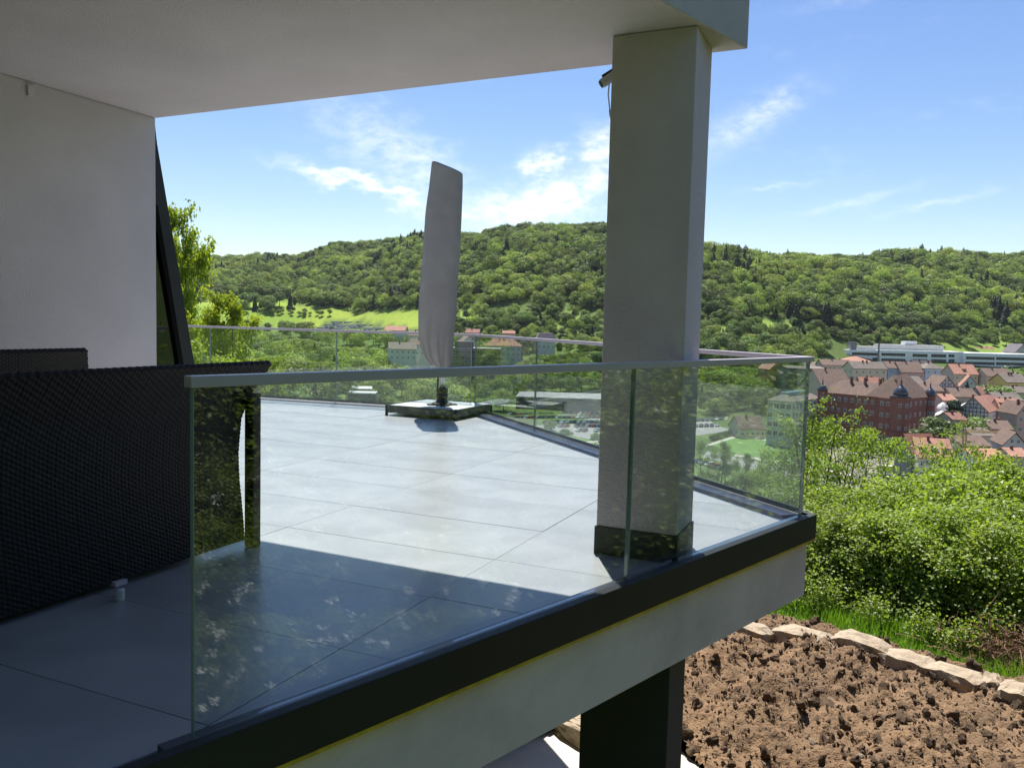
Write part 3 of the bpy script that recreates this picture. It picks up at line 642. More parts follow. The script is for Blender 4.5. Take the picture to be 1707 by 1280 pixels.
# ------------------------------------------------------------------ foliage builders
def quads(C, Nn, size, asp, rg, fold=0.0):
    n = len(C); Nn = Nn / np.maximum(np.linalg.norm(Nn, axis=1, keepdims=True), 1e-6)
    R = rg.normal(size=(n, 3)); T_ = np.cross(Nn, R); T_ /= np.maximum(np.linalg.norm(T_, axis=1, keepdims=True), 1e-6); B = np.cross(Nn, T_)
    s = (np.asarray(size) * np.ones(n))[:, None] * .5
    V = np.stack([C - T_ * s, C - B * s * asp + Nn * s * fold, C + T_ * s, C + B * s * asp + Nn * s * fold], 1).reshape(-1, 3)
    return V, np.arange(4 * n).reshape(n, 4)
def fine_tree(seed, h, r, nleaf, leaf, stems=1, low=.1, loose=0.0, droop=0.0, shell=False):
    rg = np.random.default_rng(seed); mb = MB(); LC = []; 
    zc = h * (.58 - .15 * (1 - low)); 
    def env(z):
        if low == 0: t_ = z / h; return r * (1.0 if t_ < .45 else math.sqrt(max(.03, 1 - ((t_ - .45) / .58) ** 2)))
        t_ = (z / h - low) / (1 - low); return r * math.sqrt(max(.02, 1 - (2 * t_ - .9) ** 2 / 1.25)) if t_ > -.2 else .3
    for sidx in range(stems):
        a0 = rg.uniform(0, 6.28); sp_ = (.0 if stems == 1 else rg.uniform(.2, .75) * r)
        hh = h * rg.uniform(.78, .98); base = np.array([math.cos(a0), math.sin(a0), 0]) * (.12 if stems > 1 else 0)
        tip = np.array([math.cos(a0) * sp_, math.sin(a0) * sp_, hh]); tr0 = .022 * h / math.sqrt(stems)
        tp = [base * (1 - k) + tip * k + np.array([.06 * math.sin(5 * k + sidx), .06 * math.cos(4 * k + sidx), 0]) * h * .3 for k in np.linspace(0, 1, 7)]
        mb.tube(tp, [tr0 * (1 - .85 * k) + .004 for k in np.linspace(0, 1, 7)], 6)
        nl = int(15 / stems ** .5)
        for li_ in range(nl):
            k = low * .8 + (1 - low * .8) * (li_ + rg.uniform(0, 1)) / nl; k = min(k, .97); p0 = base * (1 - k) + tip * k + np.array([.06 * math.sin(5 * k + sidx), .06 * math.cos(4 * k + sidx), 0]) * h * .3
            a = li_ * 2.4 + rg.uniform(-.5, .5) + a0; e_ = env(p0[2] + .1 * h) * rg.uniform(.65, 1.12)
            d = np.array([math.cos(a), math.sin(a), rg.uniform(.25, .9) + .8 * max(0, k - .7)]); d /= np.linalg.norm(d); L_ = max(.3, e_ - .5 * np.hypot(p0[0], p0[1]) * (np.dot([p0[0], p0[1]], d[:2]) > 0))
            pts = [p0 + d * L_ * t_ + np.array([0, 0, 1]) * L_ * .12 * t_ * t_ - np.array([0, 0, droop]) * t_ ** 2 * L_ for t_ in (0, .35, .7, 1)]
            lr = tr0 * .42 * (1 - .6 * k); mb.tube(pts, [lr, lr * .7, lr * .4, .003], 5)
            for sb in range(7):
                t_ = .25 + .75 * (sb + rg.uniform(0, 1)) / 7; q0 = pts[0] * (1 - t_) + pts[3] * t_; sd = d * .6 + rg.normal(size=3) * .65 + [0, 0, .25]; sd /= np.linalg.norm(sd)
                sl_ = L_ * rg.uniform(.22, .45); q1 = q0 + sd * sl_
                if leaf < .5: mb.tube([q0, (q0 + q1) / 2 + rg.normal(size=3) * .02, q1], [lr * .3 + .002, lr * .2 + .002, .002], 3, cap=False)
                for _ in range(3):
                    cc = q0 + (q1 - q0) * rg.uniform(.35, 1.05); LC.append((*cc, rg.uniform(.6, 1.3)))
            LC.append((*pts[3], 1.2))
    if low == 0 or shell:
        for _ in range(230 if low == 0 else 110):
            zf = rg.uniform(.04 if low == 0 else low + .1, .97); a = rg.uniform(0, 6.28); e_ = env(zf * h) * rg.uniform(.60, 1.12); LC.append((math.cos(a) * e_, math.sin(a) * e_, zf * h, rg.uniform(2.0, 6.0) if low == 0 else rg.uniform(.7, 1.6)))
    LC = np.array(LC); w = LC[:, 3]; cnt = rg.choice(len(LC), nleaf, p=w / w.sum()); Rc = r * (.060 + .015 * (1 - loose))
    off_ = rg.normal(size=(nleaf, 3)) * Rc * np.array([1.15, 1.15, .75]); C = LC[cnt, :3] + off_
    Nn = rg.normal(size=(nleaf, 3)) * .75 + np.array([0, 0, .75]) + off_ / Rc * .25
    V, F = quads(C, Nn, leaf * rg.uniform(.6, 1.25, nleaf), .72, rg, .18)
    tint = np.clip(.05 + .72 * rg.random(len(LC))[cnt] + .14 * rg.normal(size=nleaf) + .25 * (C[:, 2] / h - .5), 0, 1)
    return mb, V, F, tint
def fine_proto(name, seed, h, r, n, leaf, lm, **k):
    mb, V, F, tint = fine_tree(seed, h, r, n, leaf, **k)
    tm = mb.mesh(name + '_trunk', m_bark, smooth=True); cm = mesh_np(name + '_crown', V, F, lm, attr={'tint': ('FACE', tint)})
    return tm, cm, h
def coarse_tree(seed, nc, nq, q, w=.42, kind='round', low=.16):
    rg = np.random.default_rng(seed); Cs, Ns, tn = [], [], []
    for i in range(nc):
        a = rg.uniform(0, 6.28); ph = math.acos(1 - 2 * rg.uniform(.0, .92)); rr = rg.uniform(.45, 1.0) ** .6
        if kind == 'tall': s3 = np.array([w * .62, w * .62, .46])
        else: s3 = np.array([w, w, (1 - low) * .46])
        c = np.array([math.sin(ph) * math.cos(a), math.sin(ph) * math.sin(a), math.cos(ph)]) * s3 * rr * .78 + [0, 0, low + (1 - low) * .5]
        cr = rg.uniform(.10, .19) * (w / .42) * (1.0 if kind != 'tall' else .7); m = nq // nc
        d = rg.normal(size=(m, 3)); d[:, 2] = np.abs(d[:, 2]) * 1.0 - .35; d /= np.linalg.norm(d, axis=1, keepdims=True)
        P = c + d * cr * rg.uniform(.75, 1.1, (m, 1)) * np.array([1.1, 1.1, .8]); Cs.append(P); Ns.append(d + rg.normal(size=(m, 3)) * .32 + [0, 0, .1]); tn.append(np.clip(rg.uniform(.2, .8) + rg.normal(size=m) * .16 + d[:, 2] * .1, 0, 1))
    C = np.concatenate(Cs); V, F = quads(C, np.concatenate(Ns), q * rg.uniform(.7, 1.3, len(C)), .85, rg, .1)
    return V, F, np.concatenate(tn)
def conifer(seed, nq, q, w=.2):
    rg = np.random.default_rng(seed); z = 1 - np.sqrt(rg.random(nq)) * .93; tier = np.abs(np.sin(z * 34)) * .25 + .75
    lob = 1 + .18 * np.cos(5 * rg.uniform(0, 6.28) + z * 9); a = rg.uniform(0, 6.28, nq); r_ = (1 - z) ** .85 * w * tier * rg.uniform(.55, 1.05, nq) * lob
    C = np.stack([np.cos(a) * r_, np.sin(a) * r_, z - r_ * .25], -1); Nn = np.stack([np.cos(a) * .6, np.sin(a) * .6, np.full(nq, .7)], -1) + rg.normal(size=(nq, 3)) * .35
    V, F = quads(C, Nn, q * rg.uniform(.6, 1.2, nq), .5, rg, 0); return V, F, np.clip(.3 + .5 * rg.random(nq), 0, 1)
def join_tree(name, VFt, lm, trunk=.03, tz=.45):
    V, F, tn = VFt; mb = MB(); mb.tube([(0, 0, -.12), (0, 0, .12), (.01, .01, tz)], [trunk, trunk * .8, trunk * .3], 6)
    tv = np.array(mb.v); 
    f4 = [f for f in mb.f if len(f) == 4]; f6 = [f for f in mb.f if len(f) == 6]
    VV = np.concatenate([V, tv]); n = len(V); A_ = np.array(f4) + n; B_ = np.array(f6) + n
    return mesh_np(name, VV, [F, A_, B_], [lm, m_bark], midx=[0] * len(F) + [1] * (len(A_) + len(B_)), attr={'tint': ('FACE', np.concatenate([tn, np.zeros(len(A_) + len(B_))]))})
MID = [join_tree('leafy_tree', coarse_tree(20 + i, 34, 5200, .042, w=[.46, .54, .42, .58][i], low=.08), m_leafM) for i in range(4)]
MIDL = [join_tree('light_tree', coarse_tree(40 + i, 26, 4200, .042, w=.44), m_leafL, .03) for i in range(2)]
MIDC = [join_tree('conifer', conifer(50 + i, 3600, .055, w=[.22, .30][i]), m_leafD) for i in range(2)]
POP = join_tree('poplar', coarse_tree(61, 34, 5200, .035, w=.26, kind='tall', low=.03), m_leafD)
FAR = [join_tree('forest_tree', coarse_tree(70 + i, 18, 2000, .052, w=[.46, .54, .42, .50, .60][i], low=.02), [m_leafH2, m_leafH, m_leafH, m_leafH3, m_leafH3][i]) for i in range(5)]
FARC = [join_tree('forest_conifer', conifer(80 + i, 1500, .07, w=[.26, .32][i]), m_leafD) for i in range(2)]

# ------------------------------------------------------------------ hillside forest (one mass)
fc = bpy.data.collections.new('forest_kinds')          # kept out of the scene; only instanced
for i, me in enumerate(FAR + FARC):
    o = bpy.data.objects.new('kind_%02d' % i, me); fc.objects.link(o)
def scatter(az0, az1, d0, d1, spacing, seed):
    rg = np.random.default_rng(seed); area = math.radians(az1 - az0) * (d1 ** 2 - d0 ** 2) / 2; n = int(area / spacing ** 2)
    a = np.radians(rg.uniform(az0, az1, n)); d = np.sqrt(rg.uniform(d0 ** 2, d1 ** 2, n)); x, y = np.sin(a) * d, np.cos(a) * d
    return x, y, ground(x, y), rg
x, y, z, rg = scatter(-32, 44, 520, 1620, 8.0, 5)
ppx, ppy = proj(np.stack([x, y, z], -1)); d = np.hypot(x, y)
# lower edge of the wood, by photo x
lowx = [-400, 0, 300, 345, 400, 440, 480, 500, 520, 560, 600, 640, 700, 760, 830, 900, 1000, 1170, 1230, 1300, 1360, 1420, 1500, 1560, 1640, 1707, 2300]
lowy = [500, 505, 508, 503, 495, 497, 500, 508, 512, 516, 520, 516, 514, 548, 556, 560, 562, 560, 562, 566, 572, 582, 584, 584, 572, 566, 566]
lim = np.interp(ppx, lowx, lowy) + (fbm(x / 60, y / 60, 2, L2) - .5) * 10
dens = fbm(x / 45, y / 45, 3, L3)
gone = (DG * 0)
keep = (ppy < lim) & ~inpoly(ppx, ppy, MEADOW)
for C in CLEAR: keep &= ~(inpoly(ppx, ppy, C) & (rg.random(len(x)) < .6))
ridge = np.interp(ppx, [300, 480, 560, 700, 900, 1000, 1170, 1300, 1500, 1700, 2300], [1440, 1400, 1330, 1190, 1010, 1000, 1000, 1150, 1260, 1330, 1500]); keep &= (d < ridge + 110)
x, y, z, d = x[keep], y[keep], z[keep], d[keep]; ppx, ppy = ppx[keep], ppy[keep]; n = len(x)
con = (fbm(x / 70 + 9, y / 70, 3, L1) > .60) & (rg.random(n) < .45) | (rg.random(n) < .006)
con &= d < ridge[keep] - 60
pat = np.clip((fbm(x / 110 + 3, y / 110, 3, L3) - .5) * 6 + 2 + rg.normal(size=n) * 1.1, 0, 4.99).astype(int)
idx = np.where(con, 5 + rg.integers(0, 2, n), pat); sc = rg.uniform(9, 18, n)  * np.where(con, 1.15, 1.0)
sc *= np.interp(ppy - np.interp(ppx, [-400, 300, 700, 760, 1000, 1170, 1500, 1707, 2300], [600, 600, 600, 505, 515, 525, 560, 545, 545]), [-8, 8], [1, .55])
sc *= .8 + .4 * fbm(x / 35, y / 35, 2, L1)
def gn_scatter(name, pts, idx, sc, rot, coll, label=None):
    me = bpy.data.meshes.new(name); me.vertices.add(len(pts)); me.vertices.foreach_set('co', np.asarray(pts, np.float32).ravel())
    a = me.attributes.new('pick', 'INT', 'POINT'); a.data.foreach_set('value', np.asarray(idx, np.int32))
    a = me.attributes.new('size', 'FLOAT_VECTOR', 'POINT'); a.data.foreach_set('vector', np.asarray(sc, np.float32).ravel())
    a = me.attributes.new('turn', 'FLOAT_VECTOR', 'POINT'); a.data.foreach_set('vector', np.asarray(rot, np.float32).ravel())
    o = bpy.data.objects.new(name, me); COL.objects.link(o)
    g = bpy.data.node_groups.new(name + '_scatter', 'GeometryNodeTree')
    g.interface.new_socket('Geometry', in_out='INPUT', socket_type='NodeSocketGeometry'); g.interface.new_socket('Geometry', in_out='OUTPUT', socket_type='NodeSocketGeometry')
    gi = g.nodes.new('NodeGroupInput'); go = g.nodes.new('NodeGroupOutput'); ip = g.nodes.new('GeometryNodeInstanceOnPoints'); ci = g.nodes.new('GeometryNodeCollectionInfo')
    ci.inputs['Collection'].default_value = coll; ci.inputs['Separate Children'].default_value = True; ci.inputs['Reset Children'].default_value = True
    ip.inputs['Pick Instance'].default_value = True
    def na(nm, ty):
        n_ = g.nodes.new('GeometryNodeInputNamedAttribute'); n_.data_type = ty; n_.inputs['Name'].default_value = nm; return [s_ for s_ in n_.outputs if s_.enabled and s_.name == 'Attribute'][0]
    g.links.new(gi.outputs[0], ip.inputs['Points']); g.links.new(ci.outputs[0], ip.inputs['Instance'])
    g.links.new(na('pick', 'INT'), ip.inputs['Instance Index']); g.links.new(na('size', 'FLOAT_VECTOR'), ip.inputs['Scale'])
    e2r = g.nodes.new('FunctionNodeEulerToRotation'); g.links.new(na('turn', 'FLOAT_VECTOR'), e2r.inputs[0]); g.links.new(e2r.outputs[0], ip.inputs['Rotation'])
    g.links.new(ip.outputs[0], go.inputs[0]); md_ = o.modifiers.new('scatter', 'NODES'); md_.node_group = g
    o['kind'] = 'stuff'
    if label: o['label'] = label
    return o
rot = np.stack([rg.normal(size=n) * .05, rg.normal(size=n) * .05, rg.uniform(0, 6.28, n)], -1)
fo = gn_scatter('hillside_forest', np.stack([x, y, z - .4], -1), idx, np.stack([sc * rg.uniform(.85, 1.2, n), sc * rg.uniform(.85, 1.2, n), sc], -1), rot, fc,
                'dense spring green forest covering the far hillside up to the ridge')
tag(fo, cat='forest')

# ------------------------------------------------------------------ buildings of the valley
def rc_(name, c, rough=.8, **k): return pmat(name, c, rough, .10, .6, **k)
WALLS = dict(white=rc_('wall_white', (.66, .65, .62)), cream=rc_('wall_cream', (.60, .55, .38)), yellow=rc_('wall_yellow', (.66, .55, .16)), blue=rc_('wall_blue', (.38, .50, .60)),
             beige=rc_('wall_beige', (.50, .42, .32)), pink=rc_('wall_pink', (.52, .36, .30)), grey=rc_('wall_grey', (.19, .20, .20)), dark=rc_('wall_dark', (.075, .075, .08)),
             castle=rc_('wall_castle_red', (.27, .098, .075), stain=(.22, .082, .066), sscale=.12), orange=rc_('wall_orange', (.50, .27, .10)), pale=rc_('wall_pale', (.52, .52, .48)), mint=rc_('wall_mint', (.45, .52, .46)), facade=rc_('wall_industrial', (.78, .78, .79)))
def roofm(name, c):
    m = pmat(name, c, .85, .22, .9, stain=tuple(np.array(c) * .72), sscale=.35, detail=8); t = m.node_tree; b = t.nodes['Principled BSDF']
    co = t.nodes.new('ShaderNodeTexCoord'); wv = t.nodes.new('ShaderNodeTexWave'); wv.inputs['Scale'].default_value = 1.3; wv.bands_direction = 'Z'
    t.links.new(co.outputs['Object'], wv.inputs[0]); bp = t.nodes.new('ShaderNodeBump'); bp.inputs['Strength'].default_value = .6; bp.inputs['Distance'].default_value = .12
    t.links.new(wv.outputs[0], bp.inputs['Height']); t.links.new(bp.outputs[0], b.inputs['Normal']); return m
ROOFS = dict(brown=roofm('roof_brown', (.150, .095, .070)), greybrown=roofm('roof_grey_brown', (.155, .125, .105)), red=roofm('roof_red', (.27, .11, .075)), salmon=roofm('roof_salmon', (.36, .175, .12)),
             orange=roofm('roof_orange', (.42, .20, .12)), dark=roofm('roof_dark', (.055, .05, .055)), grey=roofm('roof_grey', (.26, .25, .25)), pale=roofm('roof_pale', (.55, .54, .52)), purple=roofm('roof_purple_grey', (.15, .13, .15)), brick=roofm('roof_brick', (.22, .095, .075)))
m_pane = pmat('dark_pane', (.018, .022, .028), .2, .2, 2, spec=.3)
m_frame = pmat('window_frame_white', (.60, .60, .58), .6, .05)
m_timber = pmat('dark_timber', (.055, .030, .022), .8, .2, 3)
_wm = {}
def win_mesh(w, h, style='plain'):
    k = (round(w, 2), round(h, 2), style)
    if k in _wm: return _wm[k]
    mb = MB(); f = min(.12, w * .1)
    mb.box(-w / 2, w / 2, -.05, .05, 0, f); mb.box(-w / 2, w / 2, -.05, .05, h - f, h); mb.box(-w / 2, -w / 2 + f, -.05, .05, f, h - f); mb.box(w / 2 - f, w / 2, -.05, .05, f, h - f)
    if style != 'band':
        mb.box(-f / 2, f / 2, -.045, .045, f, h - f)
        if h > 1.2 * w or style == 'cross': mb.box(-w / 2 + f, -f / 2, -.04, .04, h * .6, h * .6 + f); mb.box(f / 2, w / 2 - f, -.04, .04, h * .6, h * .6 + f)
    else:
        k_ = int(w / 1.6)
        for i in range(1, k_): xx = -w / 2 + w * i / k_; mb.box(xx - .05, xx + .05, -.045, .045, f, h - f)
    mb.box(-w / 2 + f, w / 2 - f, -.02, .015, f, h - f, 1)
    _wm[k] = mb.mesh('window', [m_frame, m_pane]); return _wm[k]
FOOT = []
def house_at(name, label, cat, xc, d, wpx, eave, ridge, depth, yaw=0, wall='white', roof='brown', kind='gable', rows=2, cols=3, sc=2, chim=1, win=(1.0, 1.3), style='plain', group=None, dorm=0, timber=False, over=.4, side=1, basey=None):
    p = atd(xc, eave, d); w = wpx * d / FPX / max(.3, math.cos(math.radians(yaw))); gz = g1(p[0], p[1]); ya = math.radians(yaw)
    vx = np.array([math.cos(ya), math.sin(ya)]); vy = np.array([-math.sin(ya), math.cos(ya)])
    c = p[:2]; gz = min(gz, g1(*(c + vy * depth)))
    if basey is not None: gz = zat(xc, basey, d)
    root = empty(name, (float(c[0]), float(c[1]), gz), label, cat, group, ya); H_ = p[2] - gz
    # ridge height from the photo, at the distance of the ridge line
    rd = d + (depth / 2 * math.cos(ya) if kind in ('gable', 'hip', 'mansard') else 0)
    RZ = zat(xc, ridge, rd) - gz; RZ = max(RZ, H_ + .3)
    FOOT.append((c[0] + vy[0] * depth / 2, c[1] + vy[1] * depth / 2, max(w, depth) * .62 + 1.5))
    wm_ = WALLS[wall]; rm = ROOFS[roof]; x0, x1 = -w / 2, w / 2; mb = MB()
    if kind in ('gable', 'hip', 'flat', 'mansard'):
        mb.box(x0, x1, 0, depth, -6, H_)
        if kind == 'gable': mb.add([(x0, 0, H_), (x0, depth, H_), (x0, depth / 2, RZ - .15), (x1, 0, H_), (x1, depth, H_), (x1, depth / 2, RZ - .15)], [(0, 2, 1), (3, 4, 5), (0, 3, 5, 2), (1, 2, 5, 4)])
    else:
        mb.box(x0, x1, 0, depth, -6, H_); mb.add([(x0, 0, H_), (x1, 0, H_), (0, 0, RZ - .15), (x0, depth, H_), (x1, depth, H_), (0, depth, RZ - .15)], [(0, 1, 2), (3, 5, 4), (0, 2, 5, 3), (1, 4, 5, 2)])
    mb.build('wall', wm_, root)
    o_ = over; mb = MB(); t_ = .28
    if kind == 'gable':
        sl_ = (RZ - H_) / (depth / 2)
        prof = [(-o_, H_ - sl_ * o_ + .05), (depth / 2, RZ + .05), (depth + o_, H_ - sl_ * o_ + .05), (depth + o_, H_ - sl_ * o_ + .05 + t_), (depth / 2, RZ + .05 + t_), (-o_, H_ - sl_ * o_ + .05 + t_)]
        V_ = [(x0 - o_, a, b_) for a, b_ in prof] + [(x1 + o_, a, b_) for a, b_ in prof]; F_ = [(0, 1, 4, 5), (1, 2, 3, 4), (11, 10, 7, 6), (10, 9, 8, 7)] + [(i, (i + 6), (i + 1) % 6 + 6, (i + 1) % 6) for i in range(6)]
        mb.add(V_, F_)
    elif kind == 'gable_front':
        sl_ = (RZ - H_) / (w / 2)
        prof = [(x0 - o_, H_ - sl_ * o_ + .05), (0, RZ + .05), (x1 + o_, H_ - sl_ * o_ + .05), (x1 + o_, H_ - sl_ * o_ + .05 + t_), (0, RZ + .05 + t_), (x0 - o_, H_ - sl_ * o_ + .05 + t_)]
        V_ = [(a, -o_, b_) for a, b_ in prof] + [(a, depth + o_, b_) for a, b_ in prof]; F_ = [(5, 4, 1, 0), (4, 3, 2, 1), (6, 7, 10, 11), (7, 8, 9, 10)] + [((i + 1) % 6, (i + 1) % 6 + 6, i + 6, i) for i in range(6)]
        mb.add(V_, F_)
    elif kind in ('hip', 'mansard'):
        k = min(w, depth) / 2; a0, a1 = (x0 + k, x1 - k) if w > depth else (-.1, .1); b0_, b1_ = (depth / 2 - .1, depth / 2 + .1) if w >= depth else (k, depth - k)
        if kind == 'mansard': a0, a1, b0_, b1_ = x0 + w * .12, x1 - w * .12, depth * .15, depth * .85
        V_ = [(x0 - o_, -o_, H_), (x1 + o_, -o_, H_), (x1 + o_, depth + o_, H_), (x0 - o_, depth + o_, H_), (x0 - o_, -o_, H_ + .2), (x1 + o_, -o_, H_ + .2), (x1 + o_, depth + o_, H_ + .2), (x0 - o_, depth + o_, H_ + .2), (a0, b0_, RZ), (a1, b0_, RZ), (a1, b1_, RZ), (a0, b1_, RZ)]
        mb.add(V_, [(3, 2, 1, 0), (0, 1, 5, 4), (1, 2, 6, 5), (2, 3, 7, 6), (3, 0, 4, 7), (4, 5, 9, 8), (5, 6, 10, 9), (6, 7, 11, 10), (7, 4, 8, 11), (8, 9, 10, 11)])
    else:
        mb.box(x0 - .25, x1 + .25, -.25, depth + .25, H_ + .002, H_ + .55); mb.box(x0 + .4, x1 - .4, .4, depth - .4, H_ + .551, H_ + .6)
    ro = mb.build('roof', rm, root)
    for i in range(chim):
        if kind == 'flat': break
        cx = x0 + w * (.25 + .5 * ((i * .618 + .31) % 1)); cy = depth * .5 + (.8 if i % 2 else -.9); top = RZ + .9
        if kind == 'gable_front': cx = w * .12 * (1 if i % 2 else -1); cy = depth * (.3 + .4 * ((i * .618) % 1))
        mb = MB(); mb.box(cx - .35, cx + .35, cy - .35, cy + .35, H_ + (RZ - H_) * .5, top); mb.box(cx - .42, cx + .42, cy - .42, cy + .42, top + .002, top + .15); mb.build('chimney', ROOFS['brick'], ro)
    for i in range(dorm):
        cx = x0 + w * (i + .5) / dorm; dy = depth * .16; z0 = H_ + (RZ - H_) * .30; mb = MB(); mb.box(cx - .9, cx + .9, dy, dy + depth * .22, z0 - .6, z0 + 1.3); mb.box(cx - 1.1, cx + 1.1, dy - .2, dy + depth * .27, z0 + 1.302, z0 + 1.5); dm = mb.build('dormer', rm, root)
        put('window', win_mesh(1.2, 1.0), dm, (cx, dy - .03, z0 + .1))
    side = -1 if math.degrees(math.atan2(c[0], c[1])) + yaw > 0 else 1
    ww, wh = win; sh = H_ / max(rows, 1) if rows else 0
    if rows: sh = min(sh, 3.6)
    wmsh = win_mesh(ww, wh, style)
    for r_ in range(rows):
        z0 = H_ - (r_ + 1) * sh + (sh - wh) * .45
        for c_ in range(cols):
            put('window', wmsh, root, (x0 + w * (c_ + .5) / cols, -.03, z0))
        for c_ in range(sc):
            o = put('window', wmsh, root, ((x1 + .03) if side > 0 else (x0 - .03), depth * (c_ + .5) / sc, z0), math.pi / 2)
    if kind == 'gable_front' and rows and RZ - H_ > 2.5:
        for c_ in (-.9, .9): put('window', win_mesh(ww * .85, wh * .85, style), root, (c_, -.03, H_ + (RZ - H_) * .18))
    if timber:
        mb = MB()
        for k in range(int(w / 1.3) + 1):
            xx = x0 + .1 + (w - .2) * k / int(w / 1.3); top = H_ + (RZ - .6 - H_) * (1 - abs(xx) / (w / 2)) if kind == 'gable_front' else H_
            mb.box(xx - .10, xx + .10, -.06, -.002, 1.0, top)
        zz_ = 3.0
        while zz_ < (RZ - .5 if kind == 'gable_front' else H_):
            hw = w / 2 if zz_ < H_ else w / 2 * (1 - (zz_ - H_) / max(.1, RZ - H_)) - .1
            mb.box(-hw, hw, -.075, -.061, zz_ - .12, zz_ + .12); zz_ += 1.45
        mb.build('timber_frame', m_timber, root)
    return root, w, H_, RZ

# --- the red castle
def dome(mb, cx, cy, r, z, n=16, m=0):
    mb.lathe([(r * 1.06, z), (r * 1.12, z + .15 * r), (r * 1.02, z + .55 * r), (r * .78, z + .95 * r), (r * .42, z + 1.25 * r), (r * .16, z + 1.5 * r), (r * .10, z + 1.9 * r), (r * .17, z + 2.05 * r), (r * .04, z + 2.3 * r), (.03, z + 3.1 * r)], (cx, cy, 0), n, m)
ec = -24.4
def cpt(x, d): p = atd(x, 650, d); return np.array([p[0], p[1]])
CFr, CLe, CRi = cpt(1502, 318), cpt(1371, 343), cpt(1551, 332)
base = -45.0; cas = empty('castle', (float(CFr[0]), float(CFr[1]), base), 'large red walled castle with brown hipped roofs and dark onion domed corner towers', 'castle')
def T2(p): return (p[0] - CFr[0], p[1] - CFr[1])
eh = ec - base
dl = (CLe - CFr); Lw = np.linalg.norm(dl); dl = dl / Lw; dr = (CRi - CFr); Rw = np.linalg.norm(dr); dr = dr / Rw
bk = np.array([-dl[1], dl[0]]); bk = bk if bk[1] > 0 else -bk
def quadwing(P0, d1, L_, d2, D_, z0, z1): return [tuple(P0), tuple(P0 + d1 * L_), tuple(P0 + d1 * L_ + d2 * D_), tuple(P0 + d2 * D_)]
o0 = np.zeros(2)
mb = MB(); mb.prism(quadwing(o0, dl, Lw, bk, 12, 0, 0), -8, eh); mb.prism(quadwing(dr * .01, dr, Rw, dl, 13, 0, 0), -8, eh + .02); mb.prism(quadwing(-bk * 1.4 + dl * .5, dl, 7.5, bk, 3, 0, 0), -8, eh - .01)
mb.build('wall', WALLS['castle'], cas)
def hiproof(mb, q, z0, z1, inset):
    q = [np.array(p) for p in q]; c = sum(q) / 4; ov = [p + (p - c) / np.linalg.norm(p - c) * .9 for p in q]
    m1 = (q[0] + q[3]) / 2; m2 = (q[1] + q[2]) / 2; dd_ = (m2 - m1) / np.linalg.norm(m2 - m1); r1 = m1 + dd_ * inset; r2 = m2 - dd_ * inset
    V_ = [(*p, z0) for p in ov] + [(*r1, z1), (*r2, z1)]; mb.add(V_, [(3, 2, 1, 0), (0, 1, 5, 4), (1, 2, 5), (2, 3, 4, 5), (3, 0, 4)])
mb = MB(); hiproof(mb, quadwing(o0, dl, Lw, bk, 12, 0, 0), eh + .03, eh + 5.2, 5); mb.build('roof', ROOFS['brown'], cas)
mb = MB(); hiproof(mb, quadwing(o0, dr, Rw, dl, 13, 0, 0), eh + .06, eh + 8.6, 5.5); ro = mb.build('roof', ROOFS['brown'], cas)
for t_ in (.15, .33, .52, .70): 
    q_ = dl * Lw * t_ + bk * 5; mb = MB(); mb.box(q_[0] - .5, q_[0] + .5, q_[1] - .5, q_[1] + .5, eh + 3, eh + 7); mb.build('chimney', ROOFS['brick'], ro)
m_domes = pmat('slate_dome', (.035, .038, .048), .25, .2, 2, spec=.8)
for (P, r_, nm) in ((o0, 3.7, 0), (dl * Lw, 1.9, 0), (dr * Rw, 2.1, 0), (dl * 8 + bk * 10, 1.9, 0)):
    mb = MB(); mb.lathe([(r_ * 1.08, -8), (r_ * 1.08, 8.0), (r_ * 1.15, 8.2), (r_, 8.5), (r_, eh + .3), (r_ * 1.12, eh + .6)], (P[0], P[1], 0), 12); tw = mb.build('tower', WALLS['castle'], cas)
    mb = MB(); dome(mb, P[0], P[1], min(r_, 2.5), eh + .62 + (1.0 if r_ > 3 else 0)); mb.lathe([(r_ * 1.1, eh + .61), (min(r_, 2.4), eh + 1.7)], (P[0], P[1], 0), 16); mb.build('dome', m_domes, tw, smooth=True)
    for k in range(4):
        for ang in (-2.0, -1.3, -.6): put('window', win_mesh(1.1, 1.5, 'cross'), tw, (P[0] + (r_ * 1.0) * math.cos(ang), P[1] + (r_ * 1.0) * math.sin(ang), eh - 3.0 - 4.4 * k), ang + math.pi / 2)
wc = win_mesh(1.25, 1.6, 'cross')
for k in range(4):
    for i in range(11):
        q_ = dl * Lw * (i + .9) / 11.6 - bk * .03
        if i < 3: q_ = dl * (1.6 + 2.4 * i) - bk * 1.44
        put('window', wc, cas, (q_[0], q_[1], eh - 3.0 - 4.4 * k), math.atan2(dl[1], dl[0]))
    nr = np.array([dr[1], -dr[0]])
    for i in range(5): q_ = dr * Rw * (i + 1.1) / 6 + nr * .03; put('window', wc, cas, (q_[0], q_[1], eh - 3.0 - 4.4 * k), math.atan2(dr[1], dr[0]))
mb = MB(); FOOT.append((CFr[0] - 10, CFr[1] + 16, 22)); FOOT.append((CFr[0] - 26, CFr[1] + 26, 18)); FOOT.append((CFr[0] + 8, CFr[1] + 12, 16))

